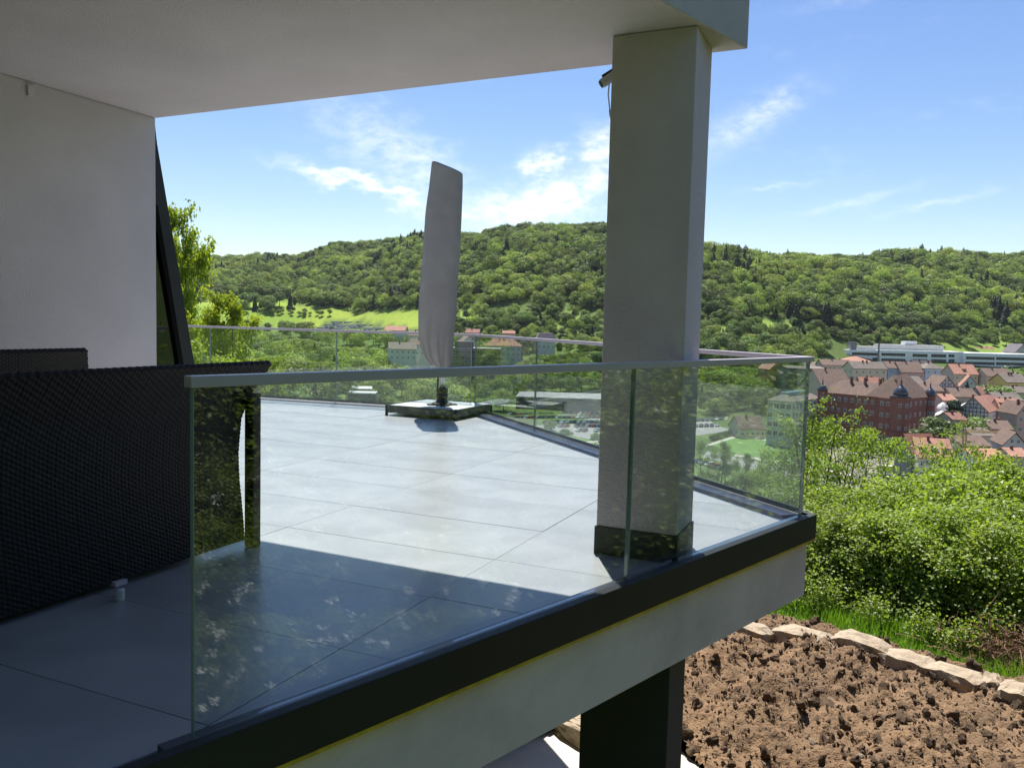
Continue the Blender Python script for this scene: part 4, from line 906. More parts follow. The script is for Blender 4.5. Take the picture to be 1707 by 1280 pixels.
# --- the long white industrial building
def block(root, name, x0p, x1p, yt, yb, d, depth, mat, dz=0.0, parent=None):
    a = atd(x0p, yt, d); b_ = atd(x1p, yt, d); zt = (a[2] + b_[2]) / 2; zb = zat((x0p + x1p) / 2, yb, d); mb = MB()
    mb.box(a[0] - root.location.x, b_[0] - root.location.x, d - root.location.y, d + depth - root.location.y, zb - root.location.z, zt - root.location.z)
    return mb.build(name, mat, parent or root)
DI = 615; pI = atd(1540, 645, DI); ind = empty('industrial_building', (float(pI[0]), DI, float(pI[2])), 'long white industrial building with dark window bands behind the town', 'factory')
fm = WALLS['facade']
block(ind, 'wall', 1467, 1607, 585, 662, DI, 20, fm); block(ind, 'wall', 1411, 1466.6, 583.5, 662, DI + 3, 16, fm); block(ind, 'wall', 1607.4, 1760, 590, 612, DI - 3, 22, fm)
block(ind, 'wall', 1632, 1760, 612.3, 662, DI + 1, 14, fm)
block(ind, 'roof_storey', 1466, 1573, 575, 584.7, DI + 8, 10, WALLS['pale']); block(ind, 'roof_storey', 1429, 1465, 577, 583.2, DI + 8, 8, WALLS['pale'])
block(ind, 'stair_tower', 1509, 1529, 569, 574.8, DI + 9, 7, fm); block(ind, 'stair_tower', 1418, 1428.5, 570, 583.2, DI + 6, 6, WALLS['grey']); block(ind, 'chimney_mast', 1464.8, 1467.0, 572, 606, DI - 1.2, 1, WALLS['grey'])
def band(x0p, x1p, yt, yb, d):
    a = atd(x0p, yb, d); b_ = atd(x1p, yb, d); w_ = b_[0] - a[0]; h_ = (yb - yt) * d / FPX
    put('window', win_mesh(w_, h_, 'band'), ind, ((a[0] + b_[0]) / 2 - ind.location.x, d - .06 - ind.location.y, a[2] - ind.location.z))
for (a, b_, c_, e_, d_) in ((1420, 1464, 587, 592, DI + 3), (1454, 1464, 596, 601, DI + 3), (1469, 1509, 588, 593, DI), (1521, 1546, 589.5, 595, DI), (1552, 1577, 590, 595.5, DI), (1581, 1591, 590.5, 595.5, DI),
                        (1469, 1509, 597, 602, DI), (1521, 1546, 598, 603.5, DI), (1552, 1577, 598.5, 604, DI), (1581, 1591, 598.5, 604, DI), (1574, 1591, 608, 614, DI),
                        (1610, 1658, 594, 599, DI - 3), (1660, 1712, 595, 600, DI - 3), (1609, 1658, 602.5, 607.5, DI - 3), (1660, 1712, 603.5, 608.5, DI - 3), (1637, 1640, 615, 621, DI + 1), (1637, 1640, 624, 630, DI + 1)): band(a, b_, c_, e_, d_)
FOOT += [(pI[0] + k, DI + 10, 26) for k in (-50, -20, 10, 40, 70)]
fh = atd(1680, 545, 800); far = empty('factory_hall', (float(fh[0]), 800.0, float(fh[2]) - 4), 'low grey industrial hall with a window strip high on the wooded slope', 'factory')
block(far, 'wall', 1641, 1740, 533, 548, 800, 20, WALLS['grey']); block(far, 'roof', 1639, 1742, 531, 532.8, 798, 24, ROOFS['pale']); FOOT.append((fh[0] + 20, 810, 45))

HS = [
 # name, label, cat, xc, d, wpx, eave, ridge, depth, yaw, wall, roof, kind, rows, cols, sc, chim
 ('row_house', 'low pale house row with brown roof left of the yellow flats', 'house', 1396, 520, 50, 609, 600, 11, 2, 'beige', 'brown', 'gable', 2, 6, 0, 2),
 ('house', 'beige house with pale window row peeping out beside the railing corner', 'house', 1358, 530, 34, 611, 604, 11, 0, 'beige', 'greybrown', 'gable', 2, 4, 0, 1),
 ('flat_roofed_hall', 'wide building with bright orange roof in front of the factory', 'house', 1433, 560, 44, 603, 594, 16, 2, 'white', 'salmon', 'hip', 1, 5, 0, 0),
 ('apartment_block', 'pale yellow apartment block with three rows of windows', 'apartment building', 1451, 480, 60, 615, 603.5, 12, 8, 'cream', 'greybrown', 'gable', 3, 5, 2, 3),
 ('apartment_block', 'small light blue apartment block joined to the yellow one', 'apartment building', 1492, 485, 23, 614, 603.5, 12, 4, 'blue', 'brown', 'gable', 3, 2, 0, 1),
 ('apartment_block', 'white row block with long brown roof between two blue ones', 'apartment building', 1522, 480, 38, 621, 604, 16, 0, 'pink', 'brown', 'gable', 2, 4, 0, 2),
 ('apartment_block', 'larger light blue apartment block with grey brown hipped roof', 'apartment building', 1559, 480, 34, 615, 604, 13, 4, 'blue', 'greybrown', 'hip', 3, 3, 2, 2),
 ('low_hall', 'low white flat roofed hall right of the blue block', 'hall', 1583, 500, 18, 616, 615, 12, 0, 'white', 'pale', 'flat', 1, 2, 0, 0),
 ('house', 'beige house with pinkish roof and one wide dormer', 'house', 1611, 450, 40, 624, 608, 14, 0, 'beige', 'salmon', 'gable', 2, 4, 0, 2),
 ('house', 'plain beige house with brown roof left of the bright yellow house', 'house', 1668, 445, 46, 628, 615, 13, 4, 'beige', 'brown', 'gable', 1, 3, 0, 1),
 ('house', 'bright yellow house with brown roof at the right edge', 'house', 1697, 410, 40, 638, 624, 13, 6, 'yellow', 'greybrown', 'gable', 2, 5, 2, 3),
 ('house', 'pale mint gabled house with orange roof in the old town', 'house', 1616, 420, 24, 644, 627, 14, -24, 'mint', 'salmon', 'gable_front', 2, 2, 2, 0),
 ('half_timbered_house', 'half timbered gable house with dark beams above the castle tower', 'house', 1578, 400, 33, 646, 628, 14, 0, 'white', 'brown', 'gable_front', 2, 4, 2, 0),
 ('house', 'long dark red roofed building in front of the yellow house', 'house', 1656, 390, 38, 660, 646, 11, 2, 'pink', 'brick', 'gable', 1, 4, 0, 1),
 ('house', 'brown roofed old town house left of the tall poplar', 'house', 1556, 390, 40, 652, 640, 12, 10, 'pink', 'brown', 'gable', 2, 4, 2, 1),
 ('house', 'broad brown roof behind the left castle wing', 'house', 1398, 400, 54, 648, 616, 22, 10, 'beige', 'brown', 'gable', 1, 5, 0, 1),
 ('house', 'red roofed house with two chimneys behind the castle courtyard', 'house', 1452, 400, 30, 645, 630, 12, -8, 'orange', 'red', 'gable', 1, 3, 0, 2),
 ('house', 'small yellow gabled house behind the castle roof', 'house', 1470, 405, 12, 645, 629, 12, 0, 'yellow', 'brown', 'gable_front', 1, 2, 0, 0),
 ('house', 'grey roofed house behind the big castle roof', 'house', 1526, 405, 36, 640, 628, 12, 12, 'pink', 'greybrown', 'gable', 1, 3, 0, 1),
 ('house', 'old town house with long brown roof behind the poplar', 'house', 1610, 385, 44, 662, 648, 12, 4, 'beige', 'brown', 'gable', 1, 4, 0, 2),
 ('house', 'brown roofed house right of the large timbered house', 'house', 1684, 375, 46, 668, 655, 12, 4, 'pink', 'greybrown', 'gable', 1, 4, 0, 1),
 ('half_timbered_house', 'large white and brown timbered house with wide gable and orange side roof', 'house', 1622, 322, 34, 685, 663, 15, -42, 'white', 'salmon', 'gable_front', 3, 4, 5, 1),
 ('house', 'pink plastered house with red roof and dark dormers', 'house', 1686, 325, 32, 682, 666, 11, -10, 'pink', 'salmon', 'gable', 3, 3, 0, 2),
 ('house', 'tall pale pink house cut by the right edge of the view', 'house', 1709, 300, 26, 690, 672, 12, 0, 'pink', 'brown', 'gable_front', 3, 2, 0, 1),
 ('house', 'small yellow gabled house under the construction crane', 'house', 1585, 300, 24, 714, 702, 12, 12, 'cream', 'greybrown', 'gable_front', 1, 3, 0, 0),
 ('house', 'low brown roofed house right of the crane mast', 'house', 1642, 285, 42, 727, 714, 12, 12, 'beige', 'greybrown', 'gable', 1, 4, 0, 1),
 ('house', 'brown roofed barn just behind the orange roof', 'barn', 1628, 262, 52, 744, 727, 12, 8, 'beige', 'brown', 'gable', 1, 3, 0, 0),
 ('house', 'grey gabled house with dark roof near the right edge', 'house', 1692, 262, 34, 742, 722, 13, -14, 'pale', 'brown', 'gable_front', 2, 3, 0, 0),
 ('house', 'grey and orange house with red tiled roof beside the truck', 'house', 1506, 250, 13, 752, 724, 9, -78, 'grey', 'red', 'gable_front', 2, 2, 3, 0),
 ('house', 'light grey house with salmon roof, dormers and two bays', 'house', 1560, 240, 52, 764, 732, 15, -14, 'pale', 'salmon', 'gable', 3, 4, 2, 2),
 ('house', 'low house with bright orange roof among the foreground trees', 'house', 1654, 215, 54, 768, 750, 10, 4, 'white', 'orange', 'gable', 1, 4, 0, 0),
 ('house', 'purple grey roofed house on the slope right above the factory', 'house', 1704, 640, 30, 588, 574, 12, 14, 'grey', 'purple', 'gable_front', 2, 3, 0, 0),
 ('house', 'salmon roofed house with dormer above the factory wing', 'house', 1645, 650, 34, 590, 579, 12, 0, 'grey', 'salmon', 'gable', 1, 4, 0, 2),
 ('house', 'white hillside villa with red roof above the railing corner', 'house', 1318, 640, 30, 571, 562, 12, -4, 'white', 'red', 'gable', 2, 5, 0, 0),
 ('house', 'grey roofed hillside house left of the white villa', 'house', 1208, 650, 22, 562, 555, 10, 6, 'beige', 'greybrown', 'gable', 1, 3, 0, 1),
 ('shed', 'small white boxy shed among hillside bushes', 'shed', 1368, 620, 14, 582, 581, 6, 0, 'white', 'pale', 'flat', 0, 0, 0, 0),
 ('house', 'small salmon roofed house squeezed under the broad castle roof corner', 'house', 1584, 360, 24, 668, 658, 9, 8, 'pink', 'salmon', 'gable', 1, 3, 0, 1),
 ('house', 'narrow brick red roof left of the pink house', 'house', 1664, 350, 20, 674, 662, 10, 0, 'beige', 'brick', 'gable_front', 2, 2, 0, 0),
 ('house', 'tiny white gabled house under the mint house', 'house', 1640, 400, 16, 656, 647, 8, -10, 'white', 'brown', 'gable_front', 1, 2, 0, 0),
 ('house', 'grey brown roof row above the pink house', 'house', 1700, 395, 34, 655, 645, 10, 4, 'beige', 'greybrown', 'gable', 1, 4, 0, 2),
 ('house', 'red brown roof between the timbered house and the crane', 'house', 1600, 300, 26, 700, 689, 9, 10, 'beige', 'brick', 'gable', 1, 3, 0, 1),
 ('house', 'brown roof right behind the low crane yard', 'house', 1670, 290, 34, 716, 702, 10, -6, 'pink', 'brown', 'gable', 1, 3, 0, 2),
 ('house', 'salmon roof low at the right edge above the trees', 'house', 1702, 240, 30, 762, 748, 10, 0, 'beige', 'salmon', 'gable', 1, 3, 0, 1),
 ('house', 'dark roofed house just behind the yellow flats', 'house', 1540, 520, 30, 611, 601, 10, 0, 'pale', 'dark', 'gable', 1, 3, 0, 1),
 ('school_building', 'pale four storey school building with glazed skylight on its hipped roof', 'school', 1300, 325, 32, 669, 652, 30, -40, 'pale', 'greybrown', 'hip', 4, 4, 8, 0),
 ('house', 'small cream house with brown roof at the lawn tip', 'house', 1255, 345, 44, 715, 694, 12, 8, 'cream', 'brown', 'gable', 1, 5, 2, 1),
 ('house', 'orange gabled house just under the right handrail', 'house', 1296, 470, 28, 616, 603, 12, 14, 'orange', 'salmon', 'gable_front', 1, 2, 2, 0),
 ('warehouse', 'long grey brown warehouse behind the railing corner', 'warehouse', 1345, 450, 62, 615, 611, 20, 0, 'grey', 'greybrown', 'gable', 1, 7, 0, 0),
 ('house', 'cream end house beneath the warehouse at the glass edge', 'house', 1345, 440, 14, 618, 614, 8, 0, 'cream', 'dark', 'flat', 2, 2, 0, 0),
 ('office_building', 'dark three storey office block with long window bands behind the parasol', 'office building', 793, 500, 82, 582, 580, 18, 0, 'dark', 'grey', 'flat', 3, 9, 0, 0),
 ('house', 'white gabled house peeking over the office block', 'house', 782, 560, 26, 572, 561, 14, 16, 'white', 'brown', 'gable_front', 1, 2, 3, 0),
 ('apartment_block', 'pale block with light brown hipped roof and three chimneys', 'apartment building', 838, 560, 62, 577, 563, 13, 0, 'pale', 'salmon', 'hip', 3, 7, 0, 3),
 ('house', 'tall pinkish house behind the three chimney block', 'house', 848, 600, 20, 556, 552, 10, 0, 'pink', 'red', 'gable', 2, 3, 0, 0),
 ('house', 'hillside house with purple grey mansard roof and dormers', 'house', 911, 590, 30, 565, 555, 12, 4, 'white', 'purple', 'mansard', 2, 4, 0, 0),
 ('house', 'house with dark red roof between trees right of the parasol', 'house', 787, 640, 22, 555, 549, 10, -8, 'pink', 'brick', 'gable', 1, 3, 0, 1),
 ('flat_roofed_hall', 'long flat roofed dark hall behind the car park', 'hall', 935, 425, 150, 665, 663, 34, -4, 'dark', 'grey', 'flat', 0, 0, 0, 0),
 ('house', 'village house with bright salmon roof left of the parasol', 'house', 658, 690, 34, 551, 544, 12, -6, 'white', 'salmon', 'gable', 2, 4, 0, 0),
 ('house', 'house with two brown gables among valley trees left of the parasol', 'house', 672, 540, 44, 582, 571, 13, 14, 'white', 'greybrown', 'gable', 2, 5, 2, 1),
 ('house', 'brown roofed house partly hidden behind the parasol cover', 'house', 700, 560, 34, 575, 565, 12, 0, 'white', 'brown', 'gable', 2, 4, 0, 1),
 ('house', 'rear brown roofed village house between cypress trees', 'house', 694, 620, 26, 560, 552, 12, 0, 'white', 'brown', 'gable', 1, 4, 0, 1),
 ('pavilion', 'low flat pale roofed pavilion between the valley trees', 'pavilion', 603, 370, 32, 650, 648, 14, 10, 'pale', 'pale', 'flat', 0, 0, 0, 0),
 ('pavilion', 'second thin pale flat roof just in front of the pavilion', 'pavilion', 602, 350, 46, 657, 655.5, 9, 4, 'dark', 'pale', 'flat', 0, 0, 0, 0),
]
HR = []
for hsp in HS:
    (nm, lb, ct, xc, d_, wp, ev, rdg, dep, yw, wl, rf, kd, rw, cl_, scn, ch) = hsp
    big = nm in ('office_building',)
    HR.append(house_at(nm, lb, ct, xc, d_, wp, ev, rdg, dep, yw, wl, rf, kd, rw, cl_, scn, ch, timber=('timber' in nm), win=((4.6, 1.7) if big else (1.9, 2.0) if 'school' in nm else (1.1, 1.35)), style='band' if big else 'plain',
                       dorm=(3 if 'dormer' in lb and 'one wide' not in lb else (1 if 'one wide' in lb else 0)), side=(-1 if yw > 10 and kd != 'gable_front' and 'school' not in nm else (1 if yw < 5 else -1))))
# school skylight, office penthouse
r_, w_, h_, rz_ = HR[[i for i, q in enumerate(HS) if q[0] == 'school_building'][0]]
m_sky = pmat('blue_skylight_glass', (.20, .36, .42), .12, .1, 1, spec=.9)
mb = MB(); mb.prism([(-1.8, 4), (1.8, 4), (1.8, 26), (-1.8, 26)], rz_ - .8, rz_ + .2); mb.build('skylight', m_sky, r_)
r_, w_, h_, rz_ = HR[[i for i, q in enumerate(HS) if q[0] == 'office_building'][0]]
mb = MB(); mb.box(-w_ / 2 + 2, -w_ / 2 + 13, 2, 12, h_ + .61, h_ + 4.4); mb.build('roof_storey', WALLS['dark'], r_)
for k in range(4):
    mb = MB(); mb.box(-w_ / 2 - .1, w_ / 2 + .1, -.5, -.08, h_ - 3.6 * k - .5, h_ - 3.6 * k - .02); mb.build('facade_band', WALLS['grey'], r_)
# terraced houses of the left village
k = 0
for (yy, dd_, x0_, x1_, n_) in ((537, 830, 560, 660, 6), (542, 800, 548, 640, 6), (547, 770, 536, 630, 6), (555, 730, 590, 690, 6)):
    for i in range(n_):
        xx = x0_ + (x1_ - x0_) * i / (n_ - 1) + (k % 3); h = house_at('terraced_house', 'boxy white terraced house of the small village at the meadow foot', 'house', xx, dd_ + (i % 2) * 6, 15, yy, yy - 1, 9, 3, 'white', ['grey', 'pale', 'pale'][k % 3], 'flat', 1, 2, 0, 0, win=(2.0, 1.6), basey=yy + 7, group='terraced houses of the village'); k += 1
# houses off to the right that the glass mirrors
for i, (azd, d_, wm, hm, rf, wl) in enumerate([(79.5, 300, 22, 16, 'pale', 'white'), (82.5, 260, 14, 9, 'salmon', 'white'), (76.5, 250, 16, 11, 'pale', 'white'), (74.0, 300, 20, 13, 'grey', 'white'), (70.5, 240, 18, 12, 'pale', 'white'), (86, 330, 24, 14, 'orange', 'cream'), (91, 280, 20, 11, 'brown', 'white'), (68, 330, 26, 12, 'red', 'white')]):
    a = math.radians(azd); p = (math.sin(a) * d_, math.cos(a) * d_); gz = g1(*p)
    root = empty('house', (p[0], p[1], gz), 'white house with %s roof far off to the right, outside the frame' % {'pale': 'pale', 'salmon': 'salmon', 'grey': 'grey', 'orange': 'orange', 'brown': 'brown', 'red': 'red'}[rf], 'house', 'houses right of the frame', -a)
    mb = MB(); mb.box(-wm / 2, wm / 2, 0, wm * .6, -8, hm); mb.add([(-wm / 2, 0, hm), (wm / 2, 0, hm), (0, 0, hm + wm * .42), (-wm / 2, wm * .6, hm), (wm / 2, wm * .6, hm), (0, wm * .6, hm + wm * .42)], [(0, 1, 2), (3, 5, 4), (0, 2, 5, 3), (1, 4, 5, 2)]); mb.build('wall', WALLS[wl], root)
    mb = MB(); mb.add([(-wm / 2 - .6, -.5, hm - .4), (0, -.5, hm + wm * .42 + .1), (wm / 2 + .6, -.5, hm - .4), (-wm / 2 - .6, wm * .6 + .5, hm - .4), (0, wm * .6 + .5, hm + wm * .42 + .1), (wm / 2 + .6, wm * .6 + .5, hm - .4), (-wm / 2 - .6, -.5, hm - .0), (0, -.5, hm + wm * .42 + .5), (wm / 2 + .6, -.5, hm - .0), (-wm / 2 - .6, wm * .6 + .5, hm), (0, wm * .6 + .5, hm + wm * .42 + .5), (wm / 2 + .6, wm * .6 + .5, hm)],
                      [(6, 7, 10, 9), (7, 8, 11, 10), (0, 3, 4, 1), (1, 4, 5, 2), (0, 1, 7, 6), (1, 2, 8, 7), (3, 9, 10, 4), (4, 10, 11, 5), (0, 6, 9, 3), (2, 5, 11, 8)]); mb.build('roof', ROOFS[rf], root)
    for r__ in range(3):
        for c__ in range(3): put('window', win_mesh(1.3, 1.6), root, (-wm / 2 + wm * (c__ + .5) / 3, -.03, hm - 3.4 * (r__ + 1) + .9))

# ------------------------------------------------------------------ flat ground features of the valley
def sheet(name, pts, zoff, mat, kind='structure', n=1):
    P = [onz(x_, y_, -45) for x_, y_ in pts]; mb = MB()
    V_ = [(p[0], p[1], -45 + zoff) for p in P]; ar = sum(V_[i][0] * V_[(i + 1) % len(V_)][1] - V_[(i + 1) % len(V_)][0] * V_[i][1] for i in range(len(V_)))
    if ar < 0: V_ = V_[::-1]
    mb.add(V_, [tuple(range(len(V_)))]); return mb.build(name, mat, kind=kind)
m_asph = pmat('pale_asphalt', (.23, .22, .20), .9, .15, .3); m_path = pmat('gravel_path', (.42, .39, .33), .95, .08, .4); m_lawn = pmat('mown_lawn', (.11, .20, .035), .95, .15, .15)
sheet('car_park', [(795, 682), (1010, 676), (1035, 742), (960, 728), (900, 712)], .06, m_asph)
sheet('lawn', [(1185, 742), (1240, 722), (1300, 735), (1360, 760), (1420, 785), (1300, 772), (1230, 757)], .08, m_lawn)
sheet('lawn', [(890, 712), (960, 729), (1030, 744), (1030, 790), (960, 760)], .07, m_lawn)
sheet('footpath', [(1176, 742), (1178, 745), (1242, 725), (1365, 762), (1366, 758), (1243, 721)], .11, m_path)
sheet('footpath', [(925, 742), (925, 744.5), (1040, 733), (1040, 730)], .12, m_path)
sheet('footpath', [(1225, 757), (1310, 771), (1420, 790), (1420, 794), (1310, 775), (1225, 761)], .12, m_path)
sheet('road', [(1180, 752), (1300, 778), (1440, 805), (1440, 822), (1290, 792), (1170, 762)], .06, m_asph)
sheet('road', [(1400, 745), (1475, 752), (1530, 790), (1560, 830), (1500, 830), (1440, 790), (1380, 770)], .09, pmat('pale_square', (.18, .165, .14), .95, .1, .3))
sheet('parking_strip', [(1130, 700), (1222, 697), (1235, 716), (1150, 728)], .10, m_asph)
# hedges along the lawn
m_hedge = m_leafD
for (a, b_) in (((1185, 735), (1232, 720)), ((1278, 722), (1330, 742)), ((1330, 736), (1368, 748)), ((1440, 735), (1480, 742)), ((1450, 745), (1492, 756))):
    p = onz(*a, -45); q = onz(*b_, -45); n_ = 2200; rg = np.random.default_rng(int(a[0])); t_ = rg.random(n_); w_ = rg.uniform(-1, 1, n_); z_ = rg.random(n_) ** .5 * 2.0
    dv = (q - p) / np.linalg.norm(q - p); nv = np.array([-dv[1], dv[0]]); C = np.stack([p[0] * (1 - t_) + q[0] * t_ + nv[0] * w_ * 1.0, p[1] * (1 - t_) + q[1] * t_ + nv[1] * w_ * 1.0, z_], -1); C[:, :2] -= p
    V_, F_ = quads(C, rg.normal(size=(n_, 3)) + [0, 0, .5], .55, .8, rg); put('hedge', mesh_np('hedge', V_, F_, m_leafM, attr={'tint': ('FACE', rg.random(n_) * .6)}), loc=(p[0], p[1], -45),
        label='clipped dark green hedge %s' % {1185: 'left of the lawn tip', 1278: 'right of the lawn tip', 1330: 'below the school building', 1440: 'beside the castle foot', 1450: 'behind the pale square'}[a[0]], cat='hedge')

# ------------------------------------------------------------------ parked cars, truck, crane, tents
def car_mesh(paint):
    mb = MB(); prof = [(-2.1, .35), (-2.15, .75), (-1.95, .92), (-1.3, .98), (-.75, 1.42), (.85, 1.45), (1.45, 1.0), (2.0, .88), (2.12, .6), (2.1, .35)]
    n = len(prof); V_ = [(x_, -.85 if z_ < 1 else -.68, z_) for x_, z_ in prof] + [(x_, .85 if z_ < 1 else .68, z_) for x_, z_ in prof]
    mb.add(V_, [tuple(range(n)), tuple(range(2 * n - 1, n - 1, -1))] + [(i, i + n, (i + 1) % n + n, (i + 1) % n) for i in range(n)], 0)
    mb.add([(-1.28, -.70, 1.01), (-.80, -.66, 1.40), (-.80, .66, 1.40), (-1.28, .70, 1.01)], [(0, 1, 2, 3)], 1); mb.v[-4:] = [(x_ - .03, y_, z_ + .03) for x_, y_, z_ in mb.v[-4:]]
    mb.add([(.90, -.66, 1.43), (1.42, -.70, 1.02), (1.42, .70, 1.02), (.90, .66, 1.43)], [(0, 1, 2, 3)], 1); mb.v[-4:] = [(x_ + .03, y_, z_ + .03) for x_, y_, z_ in mb.v[-4:]]
    for s_ in (-1, 1):
        mb.box(-1.1, 1.15, s_ * .76 - .05, s_ * .76 + .05, 1.0, 1.33, 1)
        for xx in (-1.3, 1.3):
            mb.tube([(xx, s_ * .70, .32), (xx, s_ * .88, .32)], .32, 10, 2)
    return mb.mesh('parked_car', [paint, m_pane, m_black])
paints = {'white': (.62, .62, .62), 'silver': (.38, .39, .40), 'black': (.015, .015, .018), 'blue': (.03, .07, .16), 'red': (.30, .02, .02), 'grey': (.12, .125, .13)}
CARS = {k: car_mesh(pmat('car_paint_' + k, v, .25, .03, spec=.7)) for k, v in paints.items()}
rc2 = random.Random(4); nC = 0
def carrow(p0, p1, n, label, grp, ang, skip=.06):
    global nC
    a = onz(*p0, -45); b_ = onz(*p1, -45)
    for i in range(n):
        if rc2.random() < skip: continue
        t_ = (i + .5) / n; q = a * (1 - t_) + b_ * t_; cn = rc2.choice(['white', 'silver', 'black', 'black', 'blue', 'red', 'grey', 'silver', 'grey'])
        put('parked_car', CARS[cn], loc=(q[0], q[1], -44.93), rz=ang + rc2.uniform(-.04, .04) + (math.pi if rc2.random() < .5 else 0), label=label % cn, cat='car', group=grp % cn)
for (p0, p1, n_) in (((832, 686), (985, 683), 19), ((838, 690), (990, 687), 19), ((846, 694), (996, 691.5), 18), ((856, 699), (1002, 697), 17), ((905, 706), (1008, 705), 11), ((930, 712), (1012, 712), 9), ((960, 719), (1020, 720), 6)):
    carrow(p0, p1, n_, '%s car in the rows of the big car park seen through the glass', '%s cars in the big car park', math.radians(62))
for (p0, p1, n_) in (((1150, 703), (1215, 700), 8), ((1155, 712), (1200, 711), 5)): carrow(p0, p1, n_, '%s car on the small parking strip right of the column', '%s cars on the small parking strip', math.radians(70))
carrow((1160, 770), (1210, 785), 5, '%s car parked below the road, seen between bare trees', '%s cars below the road', math.radians(20), .0)
# truck
p = onz(1505, 800, -45); tk = empty('truck', (float(p[0]), float(p[1]), -44.9), 'white semi trailer truck with red lettering on the pale square', 'truck', None, math.radians(-36))
mb = MB(); mb.box(-6.2, 6.2, -1.25, 1.25, 1.15, 3.95); mb.build('cargo_box', pmat('truck_white', (.68, .68, .68), .5, .03), tk, bevel=.04)
mb = MB(); mb.box(-6.0, 6.0, -1.0, 1.0, .8, 1.14); mb.build('chassis', m_black, tk)
mb = MB(); mb.box(6.6, 8.7, -1.2, 1.2, .7, 3.2); mb.box(8.3, 8.75, -1.1, 1.1, 1.9, 2.9, 1); mb.build('cab', [pmat('cab_paint', (.08, .08, .09), .3), m_pane], tk)
for xx in (-5.0, -3.8, -2.6, 5.9, 8.0):
    for s_ in (-1, 1): mb = MB(); mb.tube([(xx, s_ * .85, .5), (xx, s_ * 1.15, .5)], .5, 14); mb.build('wheel', m_black, tk)
m_red = pmat('red_lettering', (.45, .03, .03), .5)
for (x0_, x1_, z0_, z1_, st_) in ((-4.9, .6, 2.55, 3.35, .85), (-4.2, -.4, 1.8, 2.15, .5)):   # two lines of small red print, too far to read
    mb = MB(); xx = x0_
    while xx < x1_:
        w_ = st_ * random.uniform(.55, .8); mb.box(xx, xx + w_ * .35, -.01, .01, z0_, z1_); mb.box(xx + w_ * .36, xx + w_, -.01, .01, random.choice([z0_, (z0_ + z1_) / 2, z1_ - .15]), z1_ if random.random() < .3 else min(z1_, z0_ + .2 + random.random() * (z1_ - z0_))); xx += st_
    lt = mb.build('lettering', m_red, tk, loc=(0, -1.265, 0)); lt['kind'] = 'stuff'
# tower crane
m_crane = pmat('crane_steel', (.30, .20, .07), .6, .15, 1)
dcr = 262; pc_ = atd(1607, 745, dcr); gz = g1(pc_[0], dcr); topz = zat(1605, 700, dcr)
cr = empty('construction_crane', (float(pc_[0]), float(dcr), gz), 'ochre folding construction crane rising between the old town roofs', 'crane'); hh = topz - gz
def lattice(mb, A_, B_, w_, r_, n_):
    A_, B_ = Vector(A_), Vector(B_); d_ = (B_ - A_).normalized(); a_ = d_.orthogonal().normalized(); b2 = d_.cross(a_); cs = [(a_ + b2) * w_, (a_ - b2) * w_, (-a_ - b2) * w_, (-a_ + b2) * w_]
    for c in cs: mb.tube([A_ + c, B_ + c], r_, 4)
    for k in range(n_):
        for i in range(4): mb.tube([A_.lerp(B_, k / n_) + cs[i], A_.lerp(B_, (k + 1) / n_) + cs[(i + 1) % 4]], r_ * .7, 3, cap=False)
mb = MB(); lattice(mb, (0, 0, 0), (0, 0, hh - 3.5), .45, .09, 14); mb.build('mast', m_crane, cr)
ap = Vector((-.8, 0, hh)); je = atd(1662, 720, dcr - 2); jv = Vector((je[0] - pc_[0], -2, je[2] - gz)); bl = atd(1574, 720, dcr + 2); bv = Vector((bl[0] - pc_[0], 2, bl[2] - gz))
mb = MB(); lattice(mb, (0, 0, hh - 3.5), jv, .28, .07, 16); mb.build('jib', m_crane, cr)
mb = MB(); lattice(mb, (0, 0, hh - 3.5), ap, .3, .07, 3); mb.tube([ap, jv], .05, 4); mb.tube([ap, jv.lerp(Vector((0, 0, hh - 3.5)), .5)], .05, 4); mb.tube([ap, bv], .06, 4); mb.build('stay', m_crane, cr)
# white market tents near the poplar
m_tent = pmat('white_canvas', (.70, .70, .69), .7, .03)
for i, (x_, y_, wd, lb) in enumerate(((1570, 690, 24, 'round white marquee roof left of the tall poplar'), (1572, 676, 20, 'white canvas tent behind the round marquee'), (1612, 676, 24, 'flat white tent roof right of the tall poplar'))):
    d_ = 335 + 8 * i; p = atd(x_, y_, d_); gz = g1(p[0], p[1]); w_ = wd * d_ / FPX; rt = empty('marquee', (float(p[0]), float(p[1]), gz), lb, 'tent'); h_ = p[2] - gz
    mb = MB(); mb.lathe([(w_ * .5, h_ - 1.2), (w_ * .45, h_ - .3), (w_ * .3, h_ + .5), (.2, h_ + 1.4)], n=(14 if i == 0 else 4)); mb.build('canvas_roof', m_tent, rt)
    mb = MB(); mb.lathe([(w_ * .46, 0), (w_ * .46, h_ - 1.25)], n=(14 if i == 0 else 4)); mb.build('canvas_side', m_tent, rt); FOOT.append((p[0], p[1], w_ * .6))

